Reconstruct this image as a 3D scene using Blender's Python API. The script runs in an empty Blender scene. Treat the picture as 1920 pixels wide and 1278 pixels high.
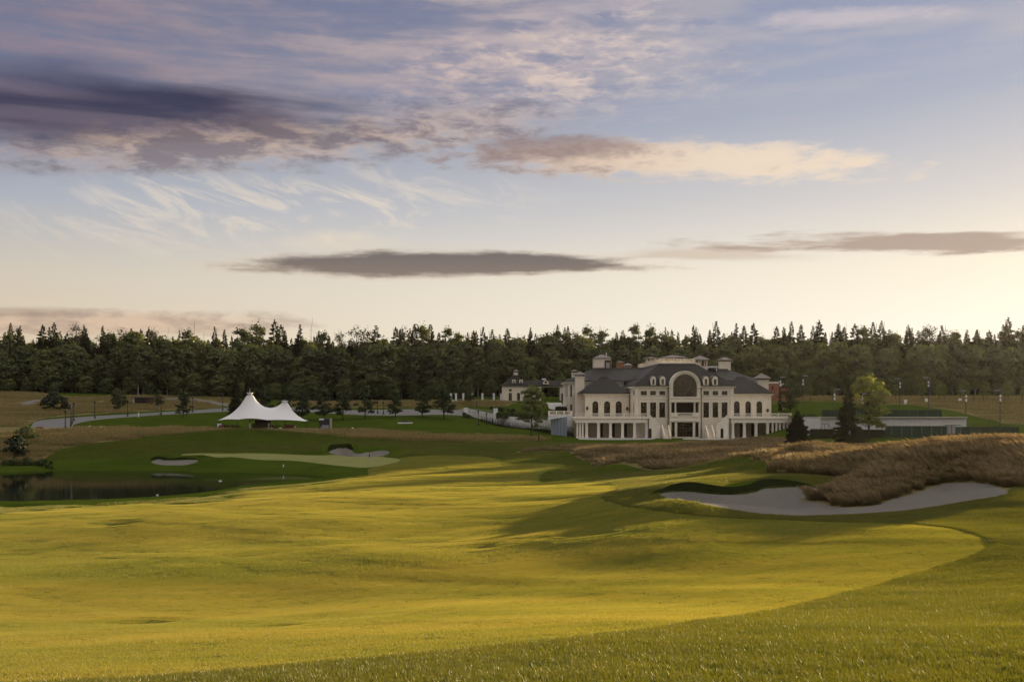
import bpy, bmesh, math, random
import numpy as np
from mathutils import Vector, Matrix, Euler

R = math.radians
scene = bpy.context.scene
COL = scene.collection

# ------------------------------------------------------------------ camera, light, exposure
F, CX, HY, CZ = 1866.667, 960.0, 745.0, 9.4          # focal length in photo pixels, optical axis, horizon row, eye height above the mansion lawn
SUN_AZ, SUN_EL = 44.0, 6.0
cam_data = bpy.data.cameras.new('camera'); cam = bpy.data.objects.new('camera', cam_data); COL.objects.link(cam)
cam.location = (0, 0, CZ); cam.rotation_euler = (R(90), 0, 0)
cam_data.sensor_width = 36; cam_data.lens = 35; cam_data.shift_y = (HY - 639.0) / 1920.0
cam_data.clip_start = 0.1; cam_data.clip_end = 9000
scene.camera = cam

scene.view_settings.view_transform = 'Standard'; scene.view_settings.look = 'None'
scene.view_settings.exposure = 1.3; scene.view_settings.gamma = 1.0
scene.view_settings.use_curve_mapping = False
scene.render.engine = 'CYCLES'
cy = scene.cycles
cy.max_bounces = 5; cy.diffuse_bounces = 3; cy.glossy_bounces = 3; cy.transmission_bounces = 4; cy.transparent_max_bounces = 8
cy.volume_bounces = 0; cy.caustics_reflective = False; cy.caustics_refractive = False
cy.sample_clamp_indirect = 4.0
try: cy.use_denoising = True
except Exception: pass

def srgb(r, g, b):
    f = lambda c: (c/255/12.92) if c/255 <= 0.04045 else ((c/255+0.055)/1.055)**2.4
    return (f(r), f(g), f(b), 1.0)

# ---- tiny expression layer over shader math nodes
class S:
    def __init__(s, nt, sock): s.nt, s.k = nt, sock
    def _m(s, op, *o):
        n = s.nt.nodes.new('ShaderNodeMath'); n.operation = op
        for i, x in enumerate((s,) + o):
            if isinstance(x, S): s.nt.links.new(x.k, n.inputs[i])
            else: n.inputs[i].default_value = float(x)
        return S(s.nt, n.outputs[0])
    def __add__(s, o): return s._m('ADD', o)
    __radd__ = __add__
    def __sub__(s, o): return s._m('SUBTRACT', o)
    def __rsub__(s, o): return (s * -1.0) + o
    def __mul__(s, o): return s._m('MULTIPLY', o)
    __rmul__ = __mul__
    def __truediv__(s, o): return s._m('DIVIDE', o)
    def sq(s): return s * s
    def clamp(s): return s._m('MAXIMUM', 0.0)._m('MINIMUM', 1.0)
    def f(s, op, *o): return s._m(op, *o)
    def step(s, a, b):                       # smoothstep from a to b
        n = s.nt.nodes.new('ShaderNodeMapRange'); n.interpolation_type = 'SMOOTHSTEP'
        s.nt.links.new(s.k, n.inputs[0]); n.inputs[1].default_value = a; n.inputs[2].default_value = b
        return S(s.nt, n.outputs[0])
def vec(nt, x, y, z):
    n = nt.nodes.new('ShaderNodeCombineXYZ')
    for i, c in enumerate((x, y, z)):
        if isinstance(c, S): nt.links.new(c.k, n.inputs[i])
        else: n.inputs[i].default_value = float(c)
    return n.outputs[0]
def noise_tex(nt, v, scale, detail=4, rough=0.55, dist=0.0, out=0):
    n = nt.nodes.new('ShaderNodeTexNoise'); n.inputs['Scale'].default_value = scale
    n.inputs['Detail'].default_value = detail; n.inputs['Roughness'].default_value = rough
    n.inputs['Distortion'].default_value = dist
    if v is not None: nt.links.new(v, n.inputs['Vector'])
    return S(nt, n.outputs[out])
def mixc(nt, fac, a, b, mode='MIX'):
    n = nt.nodes.new('ShaderNodeMix'); n.data_type = 'RGBA'; n.blend_type = mode
    for i, x in ((0, fac), (6, a), (7, b)):
        if isinstance(x, S): nt.links.new(x.k, n.inputs[i])
        elif isinstance(x, (tuple, list)): n.inputs[i].default_value = (tuple(x) + (1.0,))[:4]
        elif isinstance(x, (int, float)): n.inputs[i].default_value = float(x)
        else: nt.links.new(x, n.inputs[i])
    return n.outputs[2]
def ramp(nt, fac, stops):
    n = nt.nodes.new('ShaderNodeValToRGB'); nt.links.new(fac.k, n.inputs[0])
    e = n.color_ramp.elements
    while len(e) < len(stops): e.new(0.5)
    for i, (p, c) in enumerate(stops): e[i].position = p; e[i].color = c
    return n.outputs[0]

# ------------------------------------------------------------------ sky: Nishita base, evening gradient and cloud layers, all by true direction
world = bpy.data.worlds.new('World'); scene.world = world; world.use_nodes = True
nt = world.node_tree; nt.nodes.clear()
wout = nt.nodes.new('ShaderNodeOutputWorld'); bg = nt.nodes.new('ShaderNodeBackground')
bg.inputs['Strength'].default_value = 0.0407; nt.links.new(bg.outputs[0], wout.inputs[0])
sky = nt.nodes.new('ShaderNodeTexSky'); sky.sky_type = 'NISHITA'; sky.sun_disc = False
sky.sun_elevation = R(SUN_EL); sky.sun_rotation = R(SUN_AZ); sky.dust_density = 2.0; sky.air_density = 1.0
tc = nt.nodes.new('ShaderNodeTexCoord'); sep = nt.nodes.new('ShaderNodeSeparateXYZ'); nt.links.new(tc.outputs['Generated'], sep.inputs[0])
dx, dy, dz = (S(nt, sep.outputs[i]) for i in range(3))
DEG = 57.29578
az = dx.f('ARCTAN2', dy) * DEG
el = dz.f('ARCSINE') * DEG
sunf = ((((az - SUN_AZ) * (1/DEG)).f('COSINE') - 0.25) / 0.75).clamp().f('POWER', 1.25)
eln = (el / 40.0).clamp()
away = ramp(nt, eln, [(0.0, srgb(218,194,160)), (0.09, srgb(222,203,175)), (0.16, srgb(212,201,184)), (0.26, srgb(172,178,190)),
                      (0.38, srgb(126,136,161)), (0.56, srgb(116,122,147)), (0.8, (1.12,1.08,1.02,1)), (1.0, (1.32,1.27,1.19,1))])
near = ramp(nt, eln, [(0.0, srgb(255,247,228)), (0.10, srgb(254,249,236)), (0.18, srgb(250,240,222)), (0.27, srgb(218,213,210)),
                      (0.40, srgb(172,180,199)), (0.56, srgb(146,155,185)), (0.8, (1.12,1.08,1.02,1)), (1.0, (1.32,1.27,1.19,1))])  # unseen upper stops are brighter than the visible sky, added as fill
base = mixc(nt, sunf, away, near)
nish = nt.nodes.new('ShaderNodeVectorMath'); nish.operation = 'SCALE'; nt.links.new(sky.outputs[0], nish.inputs[0]); nish.inputs['Scale'].default_value = 0.1
base = mixc(nt, 0.06, base, nish.outputs[0])

def dirv(sx, sy, sz): return vec(nt, dx*sx, dy*sy, dz*sz)
def azel(px, py):
    t = (px-CX)/F; a = math.atan(t)
    return a*DEG, math.atan((HY-py)/F*math.cos(a))*DEG
dyc = dy.f('MAXIMUM', 0.06); gu, gv = dx/dyc, dz/dyc; behind = (dy*-1.0).step(-0.10, 0.0)*20.0
def blob(px, py, hx, hy, jit=None, tilt=0.0):        # soft elliptical region of the sky: 1 in the middle, 0 at the rim
    U = gu - (px-CX)/F; V = gv - (HY-py)/F - U*tilt
    r = ((U*(F/hx)).sq() + (V*(F/hy)).sq()).f('SQRT') + behind
    if jit is not None: r = r + jit
    return 1.0 - r
n_fine = noise_tex(nt, dirv(19, 19, 62), 1.0, 8, 0.62, 0.25)
n_mid = noise_tex(nt, dirv(5.0, 5.0, 22), 1.0, 7, 0.58, 0.4)
n_streak = noise_tex(nt, dirv(6.0, 6.0, 70), 1.0, 8, 0.6, 0.3)
n_tex = noise_tex(nt, dirv(30, 30, 105), 1.0, 8, 0.66, 0.2)
n_soft = noise_tex(nt, dirv(4.6, 4.6, 44), 1.0, 4, 0.5, 0.5)
cs = base
def layer(cs, alpha, col): return mixc(nt, alpha, cs, col)
warm = sunf.clamp()
# general thin cover over the whole dome (also outside the frame)
g = (n_mid*0.6 + n_streak*0.4 - 0.46).step(0.0, 0.16) * el.step(12.0, 20.0)*0.30
cs = layer(cs, g, mixc(nt, warm, srgb(176,160,166), srgb(222,206,192)))
cs = layer(cs, (n_mid*0.6 + n_streak*0.4 - 0.40).step(0.0, 0.2) * el.step(22.0, 34.0)*0.5, (1.1,1.04,0.95,1))  # unseen overhead cloud, brightened as added fill
# upper left sheet, lit pinkish from below
up = (el - 15.3 - az*0.12 + (n_mid-0.5)*5.0).step(-1.6, 2.6) * (1.0 - (az + (n_mid-0.5)*14.0).step(-2.0, 15.0))
tex = (n_soft*0.5 + n_fine*0.28 + n_streak*0.22)
lit = tex.step(0.40, 0.60)
cs = layer(cs, up*(0.34 + lit*0.36), mixc(nt, lit, srgb(96,98,128), mixc(nt, az.step(-26.0, 6.0), srgb(148,130,140), srgb(204,186,180))))
# cumulus streaks in the upper middle
c2 = (blob(1010, 130, 520, 150, (n_fine-0.5)*1.5 + (n_mid-0.5)*1.0, 0.10)).step(0.05, 0.75)
lit2 = (n_tex*0.6 + n_fine*0.4).step(0.37, 0.63)
cs = layer(cs, c2*(0.12+lit2*0.80), mixc(nt, lit2, srgb(158,154,172), mixc(nt, az.step(-12.0, 12.0), srgb(204,180,174), srgb(236,216,200))))
# dark bank on the left
dk = blob(190, 212, 640, 92, (n_mid-0.5)*0.75 + (n_soft-0.5)*0.75, -0.03).step(0.04, 0.62)
cs = layer(cs, dk*0.93, mixc(nt, n_soft.step(0.35, 0.68), srgb(54,54,78), srgb(98,90,106)))
dk2 = blob(60, 140, 330, 60, (n_mid-0.5)*0.8, 0.0).step(0.05, 0.8)
cs = layer(cs, dk2*0.55, srgb(76,72,98))
fr = blob(430, 272, 720, 66, (n_fine-0.5)*1.4 + (n_tex-0.5)*1.2, 0.03).step(0.10, 0.8)       # its ragged warm underside
cs = layer(cs, fr*0.72, mixc(nt, n_fine.step(0.4, 0.62), srgb(126,112,114), srgb(204,178,160)))
fr2 = blob(840, 235, 330, 66, (n_fine-0.5)*1.4 + (n_tex-0.5)*1.2, 0.06).step(0.12, 0.8)
cs = layer(cs, fr2*0.6, mixc(nt, n_fine.step(0.4, 0.62), srgb(128,116,124), srgb(206,182,166)))
# warm streak across the middle
c3 = blob(1270, 302, 560, 52, (n_fine-0.5)*1.5 + (n_tex-0.5)*1.1 + (n_streak-0.5)*0.7, -0.03).step(0.08, 0.62)
cs = layer(cs, c3*0.82, mixc(nt, (n_fine*0.45+n_tex*0.3+az*0.010+0.10).step(0.40, 0.58), srgb(158,138,134), mixc(nt, az.step(0.0, 14.0), srgb(226,196,168), srgb(244,222,196))))
c3b = blob(1040, 275, 220, 34, (n_fine-0.5)*1.3, -0.02).step(0.05, 0.7)
cs = layer(cs, c3b*0.62, srgb(146,126,124))
# wisps of cirrus
n_ci = noise_tex(nt, vec(nt, (az*0.20 + el*0.10), (el*0.62 + az*0.15), 3.7), 0.95, 10, 0.68, 1.4)
ci = (blob(430, 400, 520, 110, (n_mid-0.5)*0.8, 0.0).step(0.0, 0.7) * n_ci.step(0.44, 0.64))
cs = layer(cs, ci*0.58, srgb(232,218,198))
ci2 = (blob(800, 375, 330, 70, (n_mid-0.5)*0.8, 0.0).step(0.0, 0.7) * n_ci.step(0.43, 0.66))
cs = layer(cs, ci2*0.55, srgb(230,217,200))
cw = blob(640, 452, 150, 26, (n_fine-0.5)*0.9).step(0.0, 0.8)
cs = layer(cs, cw*0.35, srgb(234,218,194))
# lens-shaped cloud and its right-hand neighbour
aL, eL = azel(840, 496)
lens = blob(840, 496, 540, 31, (n_streak-0.5)*1.1 + (n_fine-0.5)*0.4 + (n_tex-0.5)*0.5 + (gu + 0.06)._m('ABSOLUTE')*0.9, 0.0)
cs = layer(cs, lens.step(-0.20, 0.45)*0.30, srgb(236,206,172))
cs = layer(cs, lens.step(-0.02, 0.46)*0.95, mixc(nt, (el-eL).step(-0.7, 0.7), srgb(128,114,106), srgb(108,101,101)))
rs = blob(1720, 455, 470, 23, (n_streak-0.5)*2.6 + (n_fine-0.5)*0.6, 0.0)
cs = layer(cs, rs.step(0.10, 0.65)*0.85, srgb(170,148,134))
rs2 = blob(1330, 478, 330, 16, (n_streak-0.5)*1.8, -0.02)
cs = layer(cs, rs2.step(0.15, 0.8)*0.5, srgb(196,172,150))
# low bank on the left horizon
lo = (blob(150, 606, 520, 30, (n_fine-0.5)*1.0 + (n_streak-0.5)*0.8)).step(0.05, 0.55)
cs = layer(cs, lo*0.72, mixc(nt, n_fine.step(0.38, 0.62), srgb(166,142,128), srgb(214,184,158)))
lo2 = blob(20, 585, 190, 14, (n_streak-0.5)*1.2).step(0.1, 0.7)
cs = layer(cs, lo2*0.5, srgb(160,138,124))
tr = blob(1600, 32, 230, 26, (n_fine-0.5)*1.4, 0.04).step(0.05, 0.7)
cs = layer(cs, tr*0.6, srgb(214,200,200))
sc10 = nt.nodes.new('ShaderNodeVectorMath'); sc10.operation = 'SCALE'; nt.links.new(cs, sc10.inputs[0]); sc10.inputs['Scale'].default_value = 10.0
nt.links.new(sc10.outputs[0], bg.inputs['Color'])

sun_data = bpy.data.lights.new('sun', 'SUN'); sun_data.energy = 5.0; sun_data.angle = R(0.6); sun_data.color = (1.0, 0.765, 0.44)
sun = bpy.data.objects.new('sun', sun_data); COL.objects.link(sun)
SUN_DIR = Vector((math.sin(R(SUN_AZ))*math.cos(R(SUN_EL)), math.cos(R(SUN_AZ))*math.cos(R(SUN_EL)), math.sin(R(SUN_EL))))
sun.rotation_euler = SUN_DIR.to_track_quat('Z', 'Y').to_euler(); sun.location = (150, 150, 60)

# ------------------------------------------------------------------ materials
MATS = {}
def new_mat(name):
    m = bpy.data.materials.new(name); m.use_nodes = True; m.node_tree.nodes.clear(); MATS[name] = m
    o = m.node_tree.nodes.new('ShaderNodeOutputMaterial'); return m, m.node_tree, o
def pbsdf(nt, o, rough=0.8, spec=0.3):
    b = nt.nodes.new('ShaderNodeBsdfPrincipled'); b.inputs['Roughness'].default_value = rough
    b.inputs['Specular IOR Level'].default_value = spec; nt.links.new(b.outputs[0], o.inputs[0]); return b
def geo_pos(nt):
    return nt.nodes.new('ShaderNodeNewGeometry').outputs['Position']
def obj_pos(nt):
    return nt.nodes.new('ShaderNodeTexCoord').outputs['Object']
def scaled(nt, v, x, y, z):
    n = nt.nodes.new('ShaderNodeMapping'); nt.links.new(v, n.inputs[0]); n.inputs['Scale'].default_value = (x, y, z); return n.outputs[0]
def bump(nt, b, h, strength, dist):
    n = nt.nodes.new('ShaderNodeBump'); n.inputs['Strength'].default_value = strength; n.inputs['Distance'].default_value = dist
    nt.links.new(h.k, n.inputs['Height']); nt.links.new(n.outputs[0], b.inputs['Normal'])
def simple(name, col, rough=0.6, spec=0.4, var=0.12, scale=1.5, bmp=0.0, metal=0.0):
    m, nt, o = new_mat(name); b = pbsdf(nt, o, rough, spec); b.inputs['Metallic'].default_value = metal
    n = noise_tex(nt, geo_pos(nt), scale, 5, 0.6)
    nt.links.new(mixc(nt, n, tuple(c*(1-var) for c in col[:3]), tuple(min(1, c*(1+var)) for c in col[:3])), b.inputs['Base Color'])
    if bmp: bump(nt, b, noise_tex(nt, geo_pos(nt), scale*8, 3), bmp, 0.02)
    return m

def ground_mat(name, c0, c1, c2, rough=0.9, fine=60.0, patch=0.12, stripe=0.0):
    m, nt, o = new_mat(name); b = pbsdf(nt, o, rough, 0.0); p = geo_pos(nt)
    n1 = noise_tex(nt, p, patch, 5, 0.6, 0.6); n2 = noise_tex(nt, p, fine, 3, 0.7); n3 = noise_tex(nt, scaled(nt, p, 0.35, 1.2, 1), 0.9, 4, 0.6)
    c = mixc(nt, n1.step(0.3, 0.7), c0, c1); c = mixc(nt, n3.step(0.4, 0.75)*0.5, c, c2)
    c = mixc(nt, n2.step(0.25, 0.75)*0.45, c, tuple(x*0.55 for x in c0[:3]))
    nt.links.new(c, b.inputs['Base Color']); bump(nt, b, n2, 0.6, 0.03)
    return m
ground_mat('mown_rough', (0.034,0.056,0.006), (0.054,0.078,0.009), (0.070,0.086,0.014))
ground_mat('fairway_turf', (0.098,0.105,0.020), (0.128,0.124,0.026), (0.150,0.132,0.036), patch=0.2)
ground_mat('green_turf', (0.190,0.200,0.072), (0.225,0.225,0.085), (0.245,0.235,0.10), patch=0.2)
ground_mat('fescue_soil', (0.165,0.135,0.060), (0.21,0.165,0.075), (0.115,0.125,0.034), patch=0.09)
m, nt, o = new_mat('sand'); b = pbsdf(nt, o, 0.95, 0.1); p = geo_pos(nt)
n1 = noise_tex(nt, p, 0.5, 4, 0.6); n2 = noise_tex(nt, scaled(nt, p, 1.0, 3.0, 1), 6.0, 4, 0.65)
nt.links.new(mixc(nt, n2, mixc(nt, n1, (0.195,0.180,0.160), (0.250,0.230,0.205)), (0.150,0.138,0.122)), b.inputs['Base Color'])
bump(nt, b, n2 + noise_tex(nt, p, 40, 3)*0.4, 1.0, 0.10)
m, nt, o = new_mat('asphalt'); b = pbsdf(nt, o, 0.7, 0.5); p = geo_pos(nt)
n2 = noise_tex(nt, p, 0.6, 6, 0.65)
nt.links.new(mixc(nt, n2, (0.085,0.081,0.076), (0.125,0.119,0.112)), b.inputs['Base Color']); bump(nt, b, noise_tex(nt, p, 30, 3), 0.3, 0.01)
simple('paving_stone', (0.42,0.40,0.38), 0.7, 0.4, 0.15, 0.8)
m, nt, o = new_mat('pond_water'); b = pbsdf(nt, o, 0.035, 0.5); p = geo_pos(nt)
b.inputs['Base Color'].default_value = (0.006,0.008,0.005,1); b.inputs['IOR'].default_value = 1.33
bump(nt, b, noise_tex(nt, scaled(nt, p, 1.0, 2.2, 1), 1.3, 3, 0.5), 0.06, 0.05)

def stone_mat(name, ca, cb, bw, bh, sub=0.0):
    m, nt, o = new_mat(name); b = pbsdf(nt, o, 0.75, 0.25); p = geo_pos(nt)
    sp = nt.nodes.new('ShaderNodeSeparateXYZ'); nt.links.new(p, sp.inputs[0])
    u = S(nt, sp.outputs[0]) + S(nt, sp.outputs[1]); w = S(nt, sp.outputs[2])
    br = nt.nodes.new('ShaderNodeTexBrick'); nt.links.new(vec(nt, u, w, 0.0), br.inputs['Vector'])
    br.inputs['Scale'].default_value = 1.0; br.inputs['Brick Width'].default_value = bw; br.inputs['Row Height'].default_value = bh
    br.inputs['Mortar Size'].default_value = 0.018; br.inputs['Mortar Smooth'].default_value = 0.2; br.inputs['Bias'].default_value = 0.0
    br.inputs['Color1'].default_value = tuple(ca)+(1,); br.inputs['Color2'].default_value = tuple(cb)+(1,)
    br.inputs['Mortar'].default_value = tuple(c*0.66 for c in ca)+(1,)
    n = noise_tex(nt, p, 0.7, 6, 0.65); st = noise_tex(nt, scaled(nt, p, 2.2, 2.2, 0.25), 1.0, 4, 0.6)
    c = mixc(nt, n.step(0.35, 0.75)*0.35, br.outputs[0], tuple(c*0.80 for c in cb)); c = mixc(nt, st.step(0.52, 0.8)*0.42, c, tuple(x*y for x, y in zip(ca, (0.60, 0.56, 0.50))))
    nt.links.new(c, b.inputs['Base Color'])
    bump(nt, b, S(nt, br.outputs['Fac'])*-1.0 + n*0.2, 0.5, 0.02)
    return m
stone_mat('limestone', (0.79,0.71,0.57), (0.73,0.655,0.525), 1.1, 0.42)
stone_mat('limestone_trim', (0.83,0.755,0.62), (0.80,0.725,0.595), 1.6, 5.0)
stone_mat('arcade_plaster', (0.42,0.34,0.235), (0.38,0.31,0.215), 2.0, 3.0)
stone_mat('white_render', (0.68,0.66,0.62), (0.64,0.62,0.585), 2.6, 1.9)
stone_mat('red_brick', (0.34,0.14,0.08), (0.27,0.11,0.065), 0.5, 0.16)
m, nt, o = new_mat('slate'); b = pbsdf(nt, o, 0.5, 0.10); p = geo_pos(nt)
sp = nt.nodes.new('ShaderNodeSeparateXYZ'); nt.links.new(p, sp.inputs[0])
br = nt.nodes.new('ShaderNodeTexBrick'); nt.links.new(vec(nt, S(nt, sp.outputs[0])+S(nt, sp.outputs[1]), S(nt, sp.outputs[2]), 0.0), br.inputs['Vector'])
br.inputs['Scale'].default_value = 1.0; br.inputs['Brick Width'].default_value = 0.34; br.inputs['Row Height'].default_value = 0.2; br.inputs['Mortar Size'].default_value = 0.02
br.inputs['Color1'].default_value = (0.013,0.011,0.011,1); br.inputs['Color2'].default_value = (0.009,0.008,0.008,1); br.inputs['Mortar'].default_value = (0.016,0.015,0.016,1)
n = noise_tex(nt, p, 0.5, 5, 0.6)
nt.links.new(mixc(nt, n.step(0.4, 0.75)*0.4, br.outputs[0], (0.018,0.015,0.015)), b.inputs['Base Color']); bump(nt, b, S(nt, br.outputs['Fac'])*-1.0, 0.5, 0.02)
m, nt, o = new_mat('copper_roof'); b = pbsdf(nt, o, 0.5, 0.5); n = noise_tex(nt, geo_pos(nt), 2.0, 5)
nt.links.new(mixc(nt, n, (0.11,0.085,0.078), (0.17,0.13,0.115)), b.inputs['Base Color'])
m, nt, o = new_mat('window_glass'); b = pbsdf(nt, o, 0.06, 0.5)
n = noise_tex(nt, geo_pos(nt), 0.9, 3, 0.6)
nt.links.new(mixc(nt, n.step(0.42, 0.66), (0.006,0.006,0.006), (0.048,0.026,0.010)), b.inputs['Base Color'])
simple('dark_frame', (0.035,0.027,0.02), 0.4, 0.5)
simple('dark_interior', (0.028,0.022,0.016), 0.8, 0.2)
simple('lead_pipe', (0.06,0.055,0.05), 0.5, 0.5)
simple('black_metal', (0.018,0.018,0.018), 0.4, 0.5)
simple('grey_metal', (0.30,0.30,0.30), 0.45, 0.5)
simple('white_paint', (0.74,0.74,0.73), 0.55, 0.4, 0.05)
simple('sky_panel', (0.24,0.28,0.34), 0.18, 0.6, 0.08)  # pale blue puts a sky reflection into the panel colour
simple('timber_dark', (0.060,0.032,0.018), 0.6, 0.3, 0.3, 3)
simple('timber_red', (0.13,0.045,0.026), 0.6, 0.3, 0.3, 3)
simple('deck_board', (0.38,0.34,0.30), 0.7, 0.3, 0.2, 3)
simple('shaded_sod', (0.018,0.023,0.008), 0.95, 0.0, 0.4, 2.0)  # dark earth, blackened to paint in the shade under the grass lip
simple('red_paint', (0.45,0.02,0.03), 0.5, 0.4)
simple('plum_cloth', (0.20,0.045,0.06), 0.8, 0.2)
simple('brown_sign', (0.16,0.06,0.035), 0.6, 0.3)
simple('fence_screen', (0.014,0.040,0.024), 0.7, 0.25, 0.15, 0.6)
simple('purple_base', (0.22,0.20,0.32), 0.7, 0.2)
simple('bark', (0.060,0.045,0.032), 0.9, 0.2, 0.4, 3, 0.6)
simple('pale_bark', (0.22,0.20,0.175), 0.85, 0.2, 0.5, 2.5, 0.4)
simple('dead_wood', (0.16,0.135,0.11), 0.85, 0.2, 0.3, 3)
m, nt, o = new_mat('tent_fabric'); 
d = nt.nodes.new('ShaderNodeBsdfDiffuse'); d.inputs[0].default_value = (0.80,0.79,0.80,1); t = nt.nodes.new('ShaderNodeBsdfTranslucent'); t.inputs[0].default_value = (0.75,0.72,0.70,1)
mx = nt.nodes.new('ShaderNodeMixShader'); mx.inputs[0].default_value = 0.22; nt.links.new(d.outputs[0], mx.inputs[1]); nt.links.new(t.outputs[0], mx.inputs[2]); nt.links.new(mx.outputs[0], o.inputs[0])

def leaf_mat(name, ca, cb, trans=0.35, gloss=0.04, tcol=None, attr=None, tip=None, field=None):
    m, nt, o = new_mat(name)
    oi = nt.nodes.new('ShaderNodeObjectInfo'); rnd = S(nt, oi.outputs['Random'])
    n = noise_tex(nt, obj_pos(nt), 0.8, 3, 0.6)
    k = rnd*0.62 + n.step(0.3, 0.7)*0.38
    if field:                                                # turf tone in long drifts; on the fairway also painted streaks of slope shade
        mp = nt.nodes.new('ShaderNodeMapping'); nt.links.new(geo_pos(nt), mp.inputs[0]); mp.inputs['Rotation'].default_value = (0, 0, R(-14)); mp.inputs['Scale'].default_value = field
        k = rnd*0.12 + (noise_tex(nt, mp.outputs[0], 1.0, 6, 0.62, 0.4).step(0.33, 0.68))*0.88
    c = mixc(nt, k, ca, cb)
    if attr:
        a = nt.nodes.new('ShaderNodeAttribute'); a.attribute_name = attr
        c = mixc(nt, S(nt, a.outputs['Fac'])*0.75, c, tip)
    d = nt.nodes.new('ShaderNodeBsdfDiffuse'); nt.links.new(c, d.inputs[0])
    t = nt.nodes.new('ShaderNodeBsdfTranslucent'); tm = mixc(nt, 1.0, c, tcol or (1.5,1.35,0.6), 'MULTIPLY'); nt.links.new(tm, t.inputs[0])
    mx = nt.nodes.new('ShaderNodeMixShader'); mx.inputs[0].default_value = trans
    nt.links.new(d.outputs[0], mx.inputs[1]); nt.links.new(t.outputs[0], mx.inputs[2])
    if gloss:
        gl = nt.nodes.new('ShaderNodeBsdfGlossy'); gl.inputs['Roughness'].default_value = 0.42; gl.inputs[0].default_value = (0.8,0.8,0.7,1)
        m2 = nt.nodes.new('ShaderNodeMixShader'); m2.inputs[0].default_value = gloss
        nt.links.new(mx.outputs[0], m2.inputs[1]); nt.links.new(gl.outputs[0], m2.inputs[2]); mx = m2
    nt.links.new(mx.outputs[0], o.inputs[0]); return m
leaf_mat('broadleaf', (0.026,0.040,0.009), (0.118,0.134,0.030), 0.4)
leaf_mat('broadleaf_pale', (0.055,0.078,0.018), (0.155,0.172,0.045), 0.4)
leaf_mat('airy_leaf', (0.090,0.125,0.024), (0.165,0.200,0.046), 0.5)
leaf_mat('lit_leaf', (0.130,0.165,0.026), (0.200,0.215,0.040), 0.5)  # sunlight on the yellow-green crown is put into this brighter leaf colour
leaf_mat('spruce_needle', (0.018,0.024,0.010), (0.038,0.045,0.017), 0.2, 0.02)
leaf_mat('pine_needle', (0.026,0.042,0.016), (0.045,0.064,0.022), 0.2, 0.02)
leaf_mat('dark_spruce', (0.012,0.016,0.011), (0.022,0.026,0.015), 0.1, 0.02)
leaf_mat('hedge_leaf', (0.030,0.055,0.010), (0.050,0.078,0.016), 0.25, 0.03)
leaf_mat('dark_hedge', (0.010,0.018,0.007), (0.018,0.028,0.010), 0.2, 0.03)
leaf_mat('bark_twig', (0.05,0.04,0.03), (0.10,0.08,0.06), 0.0, 0.0)
leaf_mat('rough_blade', (0.030,0.058,0.004), (0.078,0.096,0.007), 0.46, 0.06, (1.88,1.58,0.4), 'tip', (0.155,0.146,0.020), (0.35,0.9,1))
leaf_mat('fairway_blade', (0.094,0.130,0.013), (0.232,0.206,0.047), 0.5, 0.03, (1.6,1.45,0.6), 'tip', (0.310,0.268,0.084), (0.06,0.34,1))
leaf_mat('fescue_blade', (0.066,0.062,0.023), (0.150,0.116,0.052), 0.28, 0.02, (1.25,1.12,0.85), 'tip', (0.38,0.28,0.165), (0.05,0.16,1))
leaf_mat('meadow_blade', (0.120,0.125,0.045), (0.235,0.185,0.085), 0.35, 0.0, (1.3,1.15,0.8), 'tip', (0.36,0.275,0.15), (0.035,0.09,1))
# ------------------------------------------------------------------ terrain shape
rng = np.random.default_rng(7); random.seed(7)
WL = -1.5                                   # pond level
def at(px, py, Y):
    return ((px-CX)/F*Y, Y, CZ - (py-HY)/F*Y)
CP = {                                     # surveyed ground heights: photo column: (row, distance)
 0: [(1278,8),(1150,16.5),(1060,28),(1000,40),(965,52),(950,95),(943,103),(885,145.3),(870,152),(830,165),(800,200),(760,270),(736,335)],
 200: [(1278,8),(1127,18.5),(1060,28),(1000,40),(960,53),(947,97),(940,104.3),(882,148.5),(855,157),(832,167),(815,180),(805,195),(790,222),(775,252),(755,295),(738,345)],
 430: [(1278,7.7),(1150,16),(1060,27),(1000,38),(950,54),(925,100),(917,118),(886,144.3),(875,147),(860,151),(853,158),(835,168),(822,176),(806,208),(790,235),(772,285),(745,345)],
 640: [(1278,7.5),(1150,15.5),(1060,25.5),(1000,36),(950,52),(930,62),(915,90),(900,112),(878,141),(865,148),(853,156),(848,160),(832,170),(822,180),(808,210),(790,240),(775,265),(755,310),(752,350)],
 850: [(1278,7.4),(1150,15),(1060,25),(1000,35),(950,50),(925,62),(905,95),(890,115),(870,138),(855,152),(848,160),(832,172),(822,182),(805,215),(785,240),(772,262),(757,290),(748,335)],
 1080: [(1278,7.3),(1150,14.5),(1060,24),(1000,31),(960,40),(930,51),(918,60),(905,90),(893,110),(885,118),(868,138),(850,152),(838,165),(828,190),(822,226)],
 1280: [(1278,7.2),(1150,14),(1060,22),(1000,28),(972,32),(945,35),(935,38),(925,40),(912,42),(905,58),(890,85),(875,110),(860,135),(845,165),(835,190),(826,215)],
 1480: [(1278,7.1),(1150,13.5),(1060,20.5),(1000,27),(980,29.5),(967,31.5),(950,36),(935,39),(917,42),(897,44.5),(885,60),(872,85),(862,105),(850,135),(838,170),(828,205)],
 1650: [(1278,7),(1150,13),(1060,19.5),(1000,25.5),(985,27.5),(965,30),(955,34),(945,36.5),(899,44),(832,185),(822,208)],
 1850: [(1278,6.9),(1150,12.5),(1060,18.5),(1000,24),(960,28),(925,32),(908,35),(874,43),(832,185),(818,215)],
}
pts = []
for px, L in CP.items():
    for py, Y in L: pts.append(at(px, py, Y))
W = lambda px, Y, z: pts.append(((px-CX)/F*Y, Y, z))
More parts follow.
